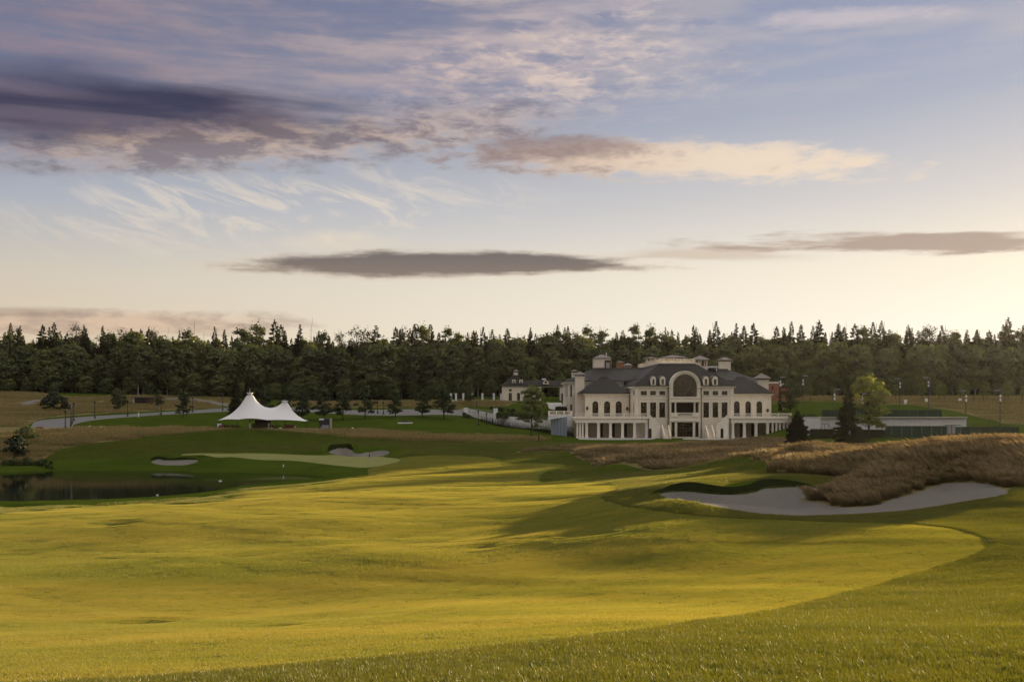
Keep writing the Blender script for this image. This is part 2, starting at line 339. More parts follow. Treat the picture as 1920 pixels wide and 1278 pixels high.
# hidden or off-frame anchors (column direction, distance, height)
for px in (0, 430, 850, 1280, 1850, -500, -1100, 2500, 3300): 
    W(px, -8, 7.5); W(px, -28, 7.3)
for Y, z in ((8,7.0),(20,5.4),(40,3.4),(60,2.2),(100,0.2),(150,0.4),(165,2.6),(200,4.6),(270,8.2),(335,11.4),(400,11.5)):
    W(-450, Y, z); W(-1000, Y, z+0.3)
for Y, z in ((7,7.5),(12.5,7.0),(20,6.5),(30,6.05),(43,5.9),(58,5.2),(80,4.6),(120,3.4),(160,2.4),(200,2.2),(240,5.2),(270,7.6),(300,9.2),(330,9.9),(400,10.5)):
    W(2250, Y, z); W(2900, Y, z); W(3600, Y, z)
for Y in (110, 125, 138): W(60, Y, -3.0); W(250, Y, -3.1)
W(400, 128, -2.9); W(520, 132, -2.4); W(-100,125,-2.9); W(-300,130,-1.0)
for px in (1480, 1650, 1850): 
    W(px, 58, 4.9); W(px, 80, 3.7); W(px, 120, 2.3); W(px, 155, 1.4)
for px in (1100, 1200, 1300, 1400): 
    W(px, 226, 0.0); W(px, 236, 0.0); W(px, 252, 0.6); W(px, 268, 4.0); W(px, 285, 7.2); W(px, 320, 9.4); W(px, 345, 9.9)
for px in (900, 960, 1030): 
    W(px, 232, 2.0 if px < 1000 else 0.8); W(px, 245, 2.6 if px > 930 else 3.8); W(px, 262, 4.6); W(px, 285, 7.4); W(px, 320, 9.0)
for px in (1500, 1600, 1700, 1800): W(px, 216, 0.9); W(px, 232, 3.8); W(px, 250, 6.3)
for px, y, Y in ((1500,757,268),(1600,757,268),(1700,757,268),(1760,766,255),(1837,775,245),(1917,792,228),(1600,745,310),(1800,745,310),(1920,745,310),(1920,770,262),(1850,762,270)): pts.append(at(px, y, Y))
for px in (0, 430, 850, 1280, 1650, 1920): W(px, 400, 11.0); W(px, 440, 11.5)
pts = np.array(pts)
def warp(X, Y): return X/(Y+42.0)*3.2, np.log(Y+42.0)*1.6
def _phi(r2): return 0.5*r2*np.log(r2 + 1e-12)
pu, pw = warp(pts[:,0], pts[:,1])
n = len(pts); K = _phi((pu[:,None]-pu[None])**2 + (pw[:,None]-pw[None])**2) + 2e-4*np.eye(n)
P = np.stack([np.ones(n), pu, pw], 1)
A = np.block([[K, P],[P.T, np.zeros((3,3))]])
sol = np.linalg.solve(A, np.concatenate([pts[:,2], np.zeros(3)]))
def tps(X, Y):
    X = np.asarray(X, float); Y = np.asarray(Y, float)
    Yc = np.minimum(Y, 430.0); Xc = np.clip(X, -1.05*(Yc+42), 1.5*(Yc+42))
    u, w = warp(Xc, Yc); out = np.empty(u.shape); uf, wf, of = u.ravel(), w.ravel(), out.reshape(-1)
    for i in range(0, uf.size, 40000):
        a, b = uf[i:i+40000], wf[i:i+40000]
        r2 = (a[:,None]-pu)**2 + (b[:,None]-pw)**2
        of[i:i+40000] = _phi(r2) @ sol[:n] + sol[n] + sol[n+1]*a + sol[n+2]*b
    return out
WAVES = [(random.uniform(0, 6.283), random.uniform(0, 6.283), wl, am) for wl, am in
         ((23,.05),(17,.045),(13,.040),(9.5,.034),(7.5,.028),(5.2,.020),(3.7,.013),(2.6,.008))]
def sstep(x, a, b):
    t = np.clip((x-a)/(b-a), 0, 1); return t*t*(3-2*t)
def undul(X, Y):
    s = 0
    for th, ph, wl, am in WAVES:
        q = (X*math.cos(th)*0.8 + Y*math.sin(th)*1.1)*6.283/wl + ph
        s = s + am*np.sin(q + 1.3*np.sin(q*0.37 + ph*2 + X*0.05))
    return s
# shallow hollows with a drain lip in the fairway: (column, row, distance, radius, depth)
HOLLOW = []
def H0(X, Y):
    X = np.asarray(X, float); Y = np.asarray(Y, float)
    fade = sstep(Y, 2, 14)*(1-sstep(Y, 64, 120)*0.6)*(1 - sstep(Y, 195, 225))
    z = tps(X, Y) + undul(X, Y)*fade*0.8
    return np.where(Y > 430, z*(1-sstep(Y, 430, 620)) + 20*sstep(Y, 430, 620), z)
def ray(px, py, ymin=5.0, ymax=460.0, fn=None):
    Ys = np.concatenate([np.arange(ymin, 120, 0.25), np.arange(max(ymin,120), ymax, 0.6)])
    Xs = (px-CX)/F*Ys; z = (fn or H0)(Xs, Ys); line = CZ-(py-HY)/F*Ys
    k = np.nonzero(z >= line)[0]
    if len(k) == 0: Y = ymax
    elif k[0] == 0: Y = Ys[0]
    else:
        i = k[0]; a, b = (line-z)[i-1], (line-z)[i]; Y = Ys[i-1] + (Ys[i]-Ys[i-1])*a/(a-b)
    return ((px-CX)/F*Y, float(Y))
def smooth(poly, k=5):
    p = np.array(poly, float); out = []; m = len(p)
    for i in range(m):
        a, b, c, d = p[i-1], p[i], p[(i+1)%m], p[(i+2)%m]
        for j in range(k):
            t = j/k
            out.append(0.5*((2*b) + (c-a)*t + (2*a-5*b+4*c-d)*t*t + (3*b-a-3*c+d)*t**3))
    return np.array(out)
def sdf(poly, X, Y, margin=4.0):
    X = np.asarray(X, float); Y = np.asarray(Y, float); out = np.full(X.shape, 99.0)
    lo, hi = poly.min(0)-margin, poly.max(0)+margin
    idx = np.nonzero((X > lo[0]) & (X < hi[0]) & (Y > lo[1]) & (Y < hi[1]))[0]
    A = poly; B = np.roll(poly, -1, 0)
    for s in range(0, len(idx), 20000):
        ii = idx[s:s+20000]; x, y = X[ii][:,None], Y[ii][:,None]
        ex, ey = (B-A)[:,0], (B-A)[:,1]; wx, wy = x-A[:,0], y-A[:,1]
        t = np.clip((wx*ex + wy*ey)/(ex*ex+ey*ey+1e-12), 0, 1)
        d = np.sqrt(((wx-ex*t)**2 + (wy-ey*t)**2).min(1))
        cross = ((A[:,1] > y) != (B[:,1] > y)) & (x < ex*(y-A[:,1])/(ey+1e-12) + A[:,0])
        out[ii] = np.where(cross.sum(1) % 2 == 1, -d, d)
    return out
def zone(pixels, k=4):                     # outline: (column, row, nearest distance) -> ground outline in metres
    return smooth([ray(p[0], p[1], p[2]) for p in pixels], k)
N_ = 5
Zp = {}
Zp['fairway_near'] = zone([(-700,1330,N_),(-200,1300,N_),(100,1278,N_),(400,1258,N_),(600,1240,N_),(800,1222,N_),(1000,1203,N_),(1210,1180,N_),(1340,1160,N_),(1510,1130,N_),
  (1660,1092,N_),(1760,1062,N_),(1835,1036,N_),(1858,1021,N_),(1848,1009,N_),(1810,995,N_),(1740,984,N_),(1660,980,N_),(1510,976,N_),(1360,970,N_),(1276,962,N_),(1218,954,N_),(1160,943,N_),(1130,933,N_),(1142,924,N_),
  (1165,916,N_),(1150,912,70),(1120,903,85),(1067,899,92),(1014,904,92),(1012,893,100),(1024,884,112),(1062,872,130),(1000,868,135),(962,868,136),(930,860,144),(900,855,148),(800,854,150),(750,859,148),(738,869,140),(692,878,134),
  (690,889,122),(666,896,112),(610,905,104),(560,911,100),(490,918,90),(440,928,80),(415,938,40),(300,944,40),(170,951,40),(80,956,40),(0,963,40),(-150,976,30),(-500,1000,25)], 4)
Zp['green'] = zone([(335,852.6,130),(400,849.5,130),(520,850.5,130),(640,853.5,130),(700,855.5,130),(748,860,130),(738,868,130),(692,876,130),(640,873,130),(560,864,130),(470,860,130),(400,858,130)])
Zp['bunker_big'] = zone([(1235,928,30),(1255,922,33),(1290,921,33),(1330,925,33),(1370,927,33),(1410,923,33),(1435,915,33),(1480,912,33),(1530,914,33),(1570,911,33),(1620,904,33),(1700,905,33),(1750,908,30),(1800,904,30),(1850,907,30),(1891,920,28),
   (1865,931,26),(1780,945,26),(1700,957,26),(1640,962,26),(1560,965,26),(1500,967,26),(1440,964,26),(1390,958,26),(1340,949,28),(1280,939,30)], 4)
Zp['bunker_left'] = zone([(283,865,140),(297,861.5,140),(318,863.5,140),(343,862.5,140),(371,861.5,140),(366,867,140),(345,871,140),(315,871.5,140),(294,869.5,140)])
Zp['bunker_mid'] = zone([(617,847,130),(636,841,130),(656,842,130),(668,850,130),(694,847,130),(729,846,130),(722,853,130),(690,857,130),(650,855,130),(630,852,130)])
Zp['pond'] = smooth([((px-CX)/F*(CZ-WL)/((py-HY)/F), (CZ-WL)/((py-HY)/F)) for px, py in
   ((-420,930),(-200,942),(0,944),(120,942),(240,938),(340,930),(420,918),(480,910),(560,903),(640,897),(610,893),(560,889.5),(480,886.5),(400,885),(300,883),(180,882),(80,883),(0,886),(-120,889),(-300,900),(-440,912))], 4)
M_ = 150
Zp['meadow_left'] = zone([(-500,735,M_),(0,733,M_),(100,741,M_),(260,741,M_),(420,744,M_),(432,758,M_),(415,763,M_),(330,768,M_),(250,772,M_),(150,778,M_),(100,782,M_),(68,788,M_),(54,797,M_),(40,808,M_),(-40,814,M_),(-500,815,M_)])
Zp['strip_far'] = zone([(560,752,240),(760,752,240),(945,752,240),(945,762,240),(850,766,240),(700,764,240),(560,763,240)])
Zp['strip_mid'] = zone([(-400,806,M_),(0,812,M_),(60,803,M_),(130,802.5,M_),(250,803,M_),(400,804,M_),(480,807,M_),(560,808,M_),(640,806,M_),(700,808,M_),(760,812,M_),(850,817,M_),(940,819,M_),(1018,823,M_),(1000,826,M_),(900,827.5,M_),(800,826.5,M_),(640,823,M_),(530,819,M_),(400,817,M_),(300,820,M_),(190,829,M_),(110,842,M_),(88,857,M_),(60,869,M_),(0,872,M_),(-400,872,M_)])
Zp['hills'] = zone([(968,848,140),(1000,841,140),(1090,838,140),(1180,837,140),(1300,834,140),(1400,830,140),(1440,828,140),(1490,831,130),(1560,838,130),(1640,838,120),(1760,836,120),(1980,835,110),(2300,835,100),(2300,850,70),(1900,860,70),(1640,876,62),(1568,886,52),(1530,890,52),(1437,886,56),(1460,876,70),(1384,870,80),(1276,878,80),(1180,881,80),(1130,880,85),(1108,868,95),(1074,856,110),(1060,845,135)])
Zp['mound'] = np.vstack([zone([(1546,934,28),(1547,943,28),(1563,949,28),(1604,951,28),(1642,946,28),(1677,934,28),(1719,922,28),(1752,911,28),(1800,903,28),(1854,907,28),(1888,919,30),(1905,915,32),(1960,912,33),(2100,912,33),(2300,912,32)],4)[:-4],
   [(36,32),(60,44),(70,60),(70,90),(45,88),(30,84),(22,72),(17.5,58),(14.6,49)], smooth([ray(1581,897,28),ray(1604,903,28),ray(1565,919,28)],1)])
Zp['meadow_right'] = zone([(1440,751,225),(1440,757,225),(1640,757,225),(1700,758.5,225),(1760,766,225),(1809,775,215),(1867,788,205),(1930,795,200),(2400,802,200),(2400,744,200),(1900,743,240),(1440,744,240)])
Zp['road'] = zone([(58,806,160),(60,797,160),(74,788,160),(150,781.5,160),(250,775.5,180),(350,769.5,200),(430,764,220),(520,762,220),(620,767.5,230),(700,768,230),(830,768,230),(885,765,230),(905,774,230),(870,779,230),(760,778.5,230),(640,776,230),(560,771.5,220),(450,769.5,220),(350,775,200),(250,781,180),(180,787,160),(140,795,160),(131,806,160)])
Zp['path_left'] = zone([(36,760,200),(48,753,200),(80,748,200),(84,750,200),(66,755,200),(58,761,200)])
Zp['path_far'] = zone([(310,746,200),(350,746.5,200),(400,752,200),(445,761,200),(425,762,200),(392,755,200),(350,750,200),(312,749,200)])
Zp['bunker_far'] = zone([(171,751,200),(184,750.5,200),(196,752,200),(190,756,200),(178,754.5,200)])
Zp['path_right'] = zone([(1862,826,150),(1890,826.5,150),(1960,834,140),(1960,841,140),(1898,832,150)])
BUNK = (('bunker_big', 0.42, 1.0, 0.0), ('bunker_left', 0.75, 1.2, 0.45), ('bunker_mid', 1.0, 1.3, 0.75), ('bunker_far', 0.4, 1.2, 0.0))
for px, py, r, d in ((279,1127,0.55,0.20),(1114,994,0.75,0.20),(216,977,1.1,0.20),(508,1156,0.35,0.07),(900,1017,0.55,0.10)):
    X, Y = ray(px, py, 5); HOLLOW.append((X, Y, r, d))
HOLLOW.append((-6.5, 21.8, 6.5, 0.46)); HOLLOW.append((-14.0, 37.0, 7.0, 0.26)); HOLLOW.append((-4.0, 36.0, 6.0, 0.20))
HUMPS = ((400,178,0.6,14,4.5),(480,178,0.75,12,4.5),(550,179,0.6,12,4.5),(1150,148,0.8,6,4),(1215,118,1.1,6,4),(1300,122,0.9,7,4),(1330,165,0.9,9,5),(1430,178,1.1,10,5),(1400,98,0.7,6,4),(1530,84,0.8,7,4),(1500,128,0.8,9,5),(1650,100,0.7,9,6))
def H(X, Y):
    X = np.asarray(X, float); Y = np.asarray(Y, float); shp = X.shape; X = X.ravel(); Y = Y.ravel()
    z = H0(X, Y); sm = sdf(Zp['mound'], X, Y, 3.0)
    z = z + np.where(sm < 0, 0.40*sstep(-sm, 0.0, 4.5), 0)*(1-sstep(Y, 52, 66))
    for nme, d, w_, up_ in BUNK:
        s = sdf(Zp[nme], X, Y); z = z - (d if nme != 'bunker_big' else (0.10 + d*sstep(Y, 36, 40))*sstep(sm, -0.2, 1.2))*sstep(-s, 0.0, w_)
        if nme == 'bunker_big': continue
        if up_: z = z + up_*sstep(s, 0.0, 0.8)*(1-sstep(s, 1.2, 3.8))*sstep(Y, Zp[nme][:,1].mean()-0.5, Zp[nme][:,1].mean()+2.5)
        z = z + 0.10*sstep(s, 0.0, 0.5)*(1-sstep(s, 0.5, 2.5))
    for x0, y0, r, d in HOLLOW:
        q = ((X-x0)**2 + ((Y-y0)*0.8)**2)/(r*r); z = z - d*np.exp(-q*1.4)
    for px, y0, h_, rx, ry in HUMPS:
        z = z + h_*np.exp(-(((X-(px-CX)/F*y0)/rx)**2 + ((Y-y0)/ry)**2))
    s = sdf(Zp['pond'], X, Y, 6.0)
    z = np.where(s < 0, np.minimum(z, WL - 0.08 - 0.25*np.minimum(-s, 4.0)), np.where(s < 90, np.maximum(z, WL - 0.08 + np.minimum(s, 3.0)*0.22), z))
    for nme, a in (('road', 0.0),):
        pass
    return z.reshape(shp)
def gz(x, y): return float(H(np.array([x]), np.array([y]))[0])
def spot(px, py, ymin=5.0):                # point of the ground seen at a photo position, as (X, Y, Z)
    X, Y = ray(px, py, ymin); return (X, Y, gz(X, Y))

# ------------------------------------------------------------------ ground sheet, cut along the zone outlines
us = np.unique(np.concatenate([np.linspace(-1.05, -0.56, 26), np.linspace(-0.56, 0.56, 470), np.linspace(0.56, 1.5, 40)]))
Ys = [-30.0]
while Ys[-1] < 4000:
    y = Ys[-1]; Ys.append(y + (1.5 if y < 4 else min(0.06 + 0.0062*y, 1.35) if y < 270 else (1.35 + (y-270)*0.06)))
Ys = np.array(Ys); 
GX = us[None,:]*(Ys[:,None]+42.0); GY = np.repeat(Ys[:,None], len(us), 1)
VX, VY = GX.ravel(), GY.ravel(); VZ = H(VX, VY)
nr, nc = GX.shape; ii, jj = np.meshgrid(np.arange(nr-1), np.arange(nc-1), indexing='ij'); q0 = (ii*nc+jj).ravel()
quads = np.stack([q0, q0+1, q0+nc+1, q0+nc], 1); qzone = np.zeros(len(quads), int); polys = []      # polys: [zone, index list]
ZORD = [('fairway_near','fairway'),('green','putting_green'),('meadow_left','meadow'),('strip_far','meadow'),('strip_mid','meadow'),('hills','fescue_ground'),
        ('meadow_right','meadow'),('bunker_big','sand_bunker'),('bunker_left','sand_bunker'),('bunker_mid','sand_bunker'),('bunker_far','sand_bunker'),('mound','fescue_mound'),('road','road'),('path_left','path'),('path_far','path'),('path_right','path')]
verts = np.stack([VX, VY, VZ], 1)
for zi, (zn, _) in enumerate(ZORD, 1):
    d = sdf(Zp[zn], verts[:,0], verts[:,1], 12.0)
    neg = d < 0; s = neg[quads].sum(1)
    qzone[s == 4] = zi
    mix = (s > 0) & (s < 4)
    todo = [(z, list(q)) for z, q in zip(qzone[mix], quads[mix])]
    quads, qzone = quads[~mix], qzone[~mix]
    keep = []
    for z, q in polys:
        k = sum(bool(neg[v]) for v in q)
        if k == len(q): keep.append((zi, q))
        elif k == 0: keep.append((z, q))
        else: todo.append((z, q))
    newv, cache = [], {}; base_n = len(verts)
    for z, q in todo:
        ins, outs = [], []
        for a, b in zip(q, q[1:]+q[:1]):
            (ins if neg[a] else outs).append(a)
            if neg[a] != neg[b]:
                key = (min(a,b), max(a,b))
                if key not in cache:
                    t = d[a]/(d[a]-d[b]); cache[key] = base_n + len(newv); newv.append(verts[a] + (verts[b]-verts[a])*t)
                ins.append(cache[key]); outs.append(cache[key])
        if len(ins) > 2: keep.append((zi, ins))
        if len(outs) > 2: keep.append((z, outs))
    polys = keep
    if newv: verts = np.vstack([verts, np.array(newv)])
# vertex normals over the whole sheet, so that the seams between the pieces do not show
VN = np.zeros_like(verts)
def acc(tri):
    a, b, c = verts[tri[:,0]], verts[tri[:,1]], verts[tri[:,2]]; nn = np.cross(b-a, c-a)
    for k in range(3): np.add.at(VN, tri[:,k], nn)
acc(quads[:,[0,1,2]]); acc(quads[:,[0,2,3]])
acc(np.array([(q[0], q[i], q[i+1]) for _, q in polys for i in range(1, len(q)-1)]))
VN /= np.maximum(np.linalg.norm(VN, axis=1, keepdims=True), 1e-9); VN[VN[:,2] < 0] *= -1
ZMAT = {'terrain':'mown_rough','fairway':'fairway_turf','putting_green':'green_turf','meadow':'fescue_soil','fescue_ground':'fescue_soil','sand_bunker':'sand','fescue_mound':'fescue_soil','road':'asphalt','path':'asphalt'}
for zi in range(len(ZORD)+1):
    nm = 'terrain' if zi == 0 else ZORD[zi-1][1]
    fc = [tuple(q) for q in quads[qzone == zi].tolist()] + [tuple(q) for z, q in polys if z == zi]
    if not fc: continue
    used = np.unique(np.array([v for f in fc for v in f])); remap = np.full(len(verts), -1); remap[used] = np.arange(len(used))
    me = bpy.data.meshes.new(nm); me.from_pydata(verts[used].tolist(), [], [tuple(int(remap[v]) for v in f) for f in fc])
    me.shade_smooth(); me.normals_split_custom_set_from_vertices(VN[used].tolist())
    me.materials.append(MATS[ZMAT[nm]]); o = bpy.data.objects.new(nm, me); COL.objects.link(o); o['kind'] = 'structure'
pw_ = Zp['pond']; cen = pw_.mean(0); big = cen + (pw_-cen)*1.02
me = bpy.data.meshes.new('pond_water'); me.from_pydata([(x, y, WL) for x, y in big], [], [tuple(range(len(big)))]); me.materials.append(MATS['pond_water'])
o = bpy.data.objects.new('pond_water', me); COL.objects.link(o); o['kind'] = 'structure'

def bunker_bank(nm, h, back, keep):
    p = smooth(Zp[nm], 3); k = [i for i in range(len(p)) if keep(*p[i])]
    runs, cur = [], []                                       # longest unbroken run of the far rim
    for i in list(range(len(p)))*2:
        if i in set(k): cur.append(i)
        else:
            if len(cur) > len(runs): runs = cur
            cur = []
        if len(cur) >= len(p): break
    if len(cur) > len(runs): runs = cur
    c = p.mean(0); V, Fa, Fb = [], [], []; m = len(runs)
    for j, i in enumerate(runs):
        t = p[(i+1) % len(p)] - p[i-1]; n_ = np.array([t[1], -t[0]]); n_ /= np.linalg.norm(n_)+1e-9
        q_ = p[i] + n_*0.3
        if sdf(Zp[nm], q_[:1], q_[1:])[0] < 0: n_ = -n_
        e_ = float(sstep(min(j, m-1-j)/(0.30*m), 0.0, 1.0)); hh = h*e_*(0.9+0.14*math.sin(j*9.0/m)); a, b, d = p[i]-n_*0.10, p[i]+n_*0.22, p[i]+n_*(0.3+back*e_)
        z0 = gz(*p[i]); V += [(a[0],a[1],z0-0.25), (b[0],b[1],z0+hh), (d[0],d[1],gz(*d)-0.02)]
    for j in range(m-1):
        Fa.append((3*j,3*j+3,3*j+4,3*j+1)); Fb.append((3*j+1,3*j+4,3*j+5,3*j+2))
    for name_, fc_, mt in (('bunker_face',Fa,'shaded_sod'),('bunker_berm',Fb,'mown_rough')):
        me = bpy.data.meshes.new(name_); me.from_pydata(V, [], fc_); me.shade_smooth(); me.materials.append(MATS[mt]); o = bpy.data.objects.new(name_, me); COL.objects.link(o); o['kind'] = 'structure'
mC = lambda nm: Zp[nm][:,1].mean()
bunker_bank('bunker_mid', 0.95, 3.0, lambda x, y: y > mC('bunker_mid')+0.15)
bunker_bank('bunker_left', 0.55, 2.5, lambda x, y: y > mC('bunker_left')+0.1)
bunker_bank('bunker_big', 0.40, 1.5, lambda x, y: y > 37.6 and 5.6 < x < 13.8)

# ------------------------------------------------------------------ mesh builder and scene bookkeeping
class MB:
    def __init__(s): s.v, s.f = [], []
    def poly(s, pts):
        b = len(s.v); s.v += [tuple(p) for p in pts]; s.f.append(tuple(range(b, b+len(pts)))); return s
    def box(s, x0, x1, y0, y1, z0, z1): return s.frus((x0,x1,y0,y1), z0, (x0,x1,y0,y1), z1)
    def frus(s, a, z0, b, z1):             # box with different bottom and top rectangles
        k = len(s.v)
        for (x0,x1,y0,y1), z in ((a,z0),(b,z1)): s.v += [(x0,y0,z),(x1,y0,z),(x1,y1,z),(x0,y1,z)]
        s.f += [tuple(k+i for i in f) for f in ((3,2,1,0),(4,5,6,7),(0,1,5,4),(1,2,6,5),(2,3,7,6),(3,0,4,7))]; return s
    def tube(s, p0, p1, r0, r1=None, n=6):
        r1 = r0 if r1 is None else r1; p0, p1 = Vector(p0), Vector(p1); d = (p1-p0)
        if d.length < 1e-6: return s
        q = d.normalized().to_track_quat('Z','Y'); k = len(s.v)
        for p, r in ((p0,r0),(p1,r1)):
            for i in range(n):
                a = 2*math.pi*i/n; s.v.append(tuple(p + q @ Vector((r*math.cos(a), r*math.sin(a), 0))))
        for i in range(n): s.f.append((k+i, k+(i+1)%n, k+n+(i+1)%n, k+n+i))
        s.f.append(tuple(k+n+i for i in range(n))); s.f.append(tuple(k+n-1-i for i in range(n))); return s
    def lathe(s, cx, cy_, prof, n=10):
        k = len(s.v); m = len(prof)
        for r, z in prof:
            for i in range(n): a = 2*math.pi*i/n; s.v.append((cx+r*math.cos(a), cy_+r*math.sin(a), z))
        for j in range(m-1):
            for i in range(n): s.f.append((k+j*n+i, k+j*n+(i+1)%n, k+(j+1)*n+(i+1)%n, k+(j+1)*n+i))
        s.f.append(tuple(k+(m-1)*n+i for i in range(n))); return s
    def prism(s, pts, y0, y1):             # outline in x,z pushed from y0 to y1
        k = len(s.v); m = len(pts); s.v += [(x,y0,z) for x,z in pts] + [(x,y1,z) for x,z in pts]
        s.f.append(tuple(range(k, k+m))); s.f.append(tuple(k+m+m-1-i for i in range(m)))
        for i in range(m): j = (i+1)%m; s.f.append((k+i, k+m+i, k+m+j, k+j))
        return s
    def build(s, name, mat, parent=None, smooth_=False, kind=None):
        me = bpy.data.meshes.new(name); org = parent_origin(parent)
        me.from_pydata([(x-org[0], y-org[1], z-org[2]) for x,y,z in s.v], [], s.f); me.materials.append(MATS[mat]) 
        bm = bmesh.new(); bm.from_mesh(me); bmesh.ops.recalc_face_normals(bm, faces=bm.faces); bm.to_mesh(me); bm.free()
        if smooth_: me.shade_smooth()
        o = bpy.data.objects.new(name, me); COL.objects.link(o)
        if parent is not None: adopt(o, parent)
        if kind: o['kind'] = kind
        return o
KIDS = {}
def adopt(o, p):
    o.parent = p; KIDS.setdefault(p.name, []).append(o)
def parent_origin(p):
    x = Vector((0,0,0))
    while p is not None: x = x + Vector(p.location); p = p.parent
    return x
def thing(name, label, cat, loc=(0,0,0), rz=0.0, group=None):
    o = bpy.data.objects.new(name, None); COL.objects.link(o); o.empty_display_size = 0.3
    o.location = loc; o.rotation_euler = (0,0,rz); o['label'] = label; o['category'] = cat
    if group: o['group'] = group
    return o
def tag(o, label, cat, group=None):
    o['label'] = label; o['category'] = cat
    if group: o['group'] = group
    return o
def dup(root, loc, rz=0.0, label=None, group=None, scale=None):
    r = root.copy(); COL.objects.link(r); r.location = loc; r.rotation_euler = (0,0,rz)
    if label: r['label'] = label
    if group: r['group'] = group
    if scale is not None: r.scale = scale if isinstance(scale, tuple) else (scale,)*3
    for ch in KIDS.get(root.name, ()):
        c = ch.copy(); COL.objects.link(c); adopt(c, r)
        for g in KIDS.get(ch.name, ()):
            d = g.copy(); COL.objects.link(d); adopt(d, c)
    return r
def part(name, me, parent, mat=None):
    o = bpy.data.objects.new(name, me); COL.objects.link(o); adopt(o, parent); return o
# ------------------------------------------------------------------ the mansion
def X_(px, Y): return (px-CX)/F*Y
def Z_(py, Y): return CZ - (py-HY)/F*Y
def wall_holes(mb, x0, x1, z0, z1, y, holes, depth=0.35):
    """front wall in the plane y with openings (xa, xb, za, zb, arched); each opening gets reveals going back by depth"""
    xs = sorted({x0, x1} | {h[0] for h in holes} | {h[1] for h in holes}); zs = sorted({z0, z1} | {h[2] for h in holes} | {h[3] for h in holes})
    for a, b in zip(xs, xs[1:]):
        for c, d in zip(zs, zs[1:]):
            mx, mz = (a+b)/2, (c+d)/2
            if any(h[0] < mx < h[1] and h[2] < mz < h[3] for h in holes): continue
            mb.poly([(a,y,c),(b,y,c),(b,y,d),(a,y,d)])
    for xa, xb, za, zb, arch in holes:
        if arch:
            r = (xb-xa)/2; cx_, cz_ = (xa+xb)/2, zb-r; N = 10
            arc = [(cx_+r*math.cos(math.pi*i/N), cz_+r*math.sin(math.pi*i/N)) for i in range(N+1)]      # from right to left
            for i in range(N//2):
                mb.poly([(xb,y,zb),(arc[i+1][0],y,arc[i+1][1]),(arc[i][0],y,arc[i][1])])
                k = N-i; mb.poly([(xa,y,zb),(arc[k][0],y,arc[k][1]),(arc[k-1][0],y,arc[k-1][1])])
            edge = [(xa,za),(xb,za)] + arc
        else: edge = [(xa,za),(xb,za),(xb,zb),(xa,zb)]
        for (a,c),(b,d) in zip(edge, edge[1:]+edge[:1]):
            if abs(a-b)+abs(c-d) > 1e-6: mb.poly([(a,y,c),(b,y,d),(b,y+depth,d),(a,y+depth,c)])
def window(parent, xa, xb, za, zb, arch, y, nx=2, nz=4, fr=0.09, depth=0.35, name='window', frame='dark_frame', glass='window_glass'):
    yf = y+depth-0.12
    mb = MB(); r = (xb-xa)/2; cx_ = (xa+xb)/2; zt = zb-r if arch else zb; e = 0.004
    mb.box(xa+e, xa+fr, yf, yf+0.07, za+e, zt); mb.box(xb-fr, xb-e, yf, yf+0.07, za+e, zt)
    mb.box(xa+fr, xb-fr, yf+0.003, yf+0.073, za+e, za+fr*1.2)
    mb.box(xa+fr, xb-fr, yf+0.002, yf+0.072, zt-fr, zt-e)
    for i in range(1, nx): x = xa+(xb-xa)*i/nx; mb.box(x-fr*0.4, x+fr*0.4, yf+0.01, yf+0.06, za+fr*1.2, zt-fr)
    for i in range(1, nz): z = za+(zt-za)*i/nz; mb.box(xa+fr, xb-fr, yf+0.016, yf+0.054, z-fr*0.3, z+fr*0.3)
    if arch:
        N = 12
        for k0, rr, tt in ((0, r-e, fr), (1, r*0.55, fr*0.7)):
            for i in range(N):
                a, b = math.pi*i/N, math.pi*(i+1)/N
                p = [(cx_+q*math.cos(t), zt+q*math.sin(t)) for q, t in ((rr,a),(rr,b),(rr-tt,b),(rr-tt,a))]
                mb.prism(p, yf+0.004*k0, yf+0.07-0.004*k0)
        for k in range(1, 6):
            t = math.pi*k/6; q0, q1 = (r*0.56, r-fr) ; dx_, dz_ = math.cos(t), math.sin(t); w = fr*0.35
            mb.prism([(cx_+q0*dx_-w*dz_, zt+q0*dz_+w*dx_),(cx_+q1*dx_-w*dz_, zt+q1*dz_+w*dx_),(cx_+q1*dx_+w*dz_, zt+q1*dz_-w*dx_),(cx_+q0*dx_+w*dz_, zt+q0*dz_-w*dx_)], yf+0.012, yf+0.058)
    o = mb.build(name, frame, parent)
    g = MB(); yg = yf+0.10
    if arch:
        arc = [(cx_+r*math.cos(math.pi*i/12), zt+r*math.sin(math.pi*i/12)) for i in range(13)]
        g.poly([(xa,yg,za),(xb,yg,za)] + [(x,yg,z) for x,z in arc])
    else: g.poly([(xa,yg,za),(xb,yg,za),(xb,yg,zb),(xa,yg,zb)])
    g.build('pane', glass, o); return o
def cornice(mb, x0, x1, y, z, h=0.5, out=0.45, ret=None):
    for k, (a, b, q) in enumerate(((0,0.35,0.3),(0.35,0.7,0.65),(0.7,1.0,1.0))):
        mb.box(x0-out*q, x1+out*q, y-out*q, (ret if ret else y+0.6)+0.003*k, z+h*a+0.002*k, z+h*b)
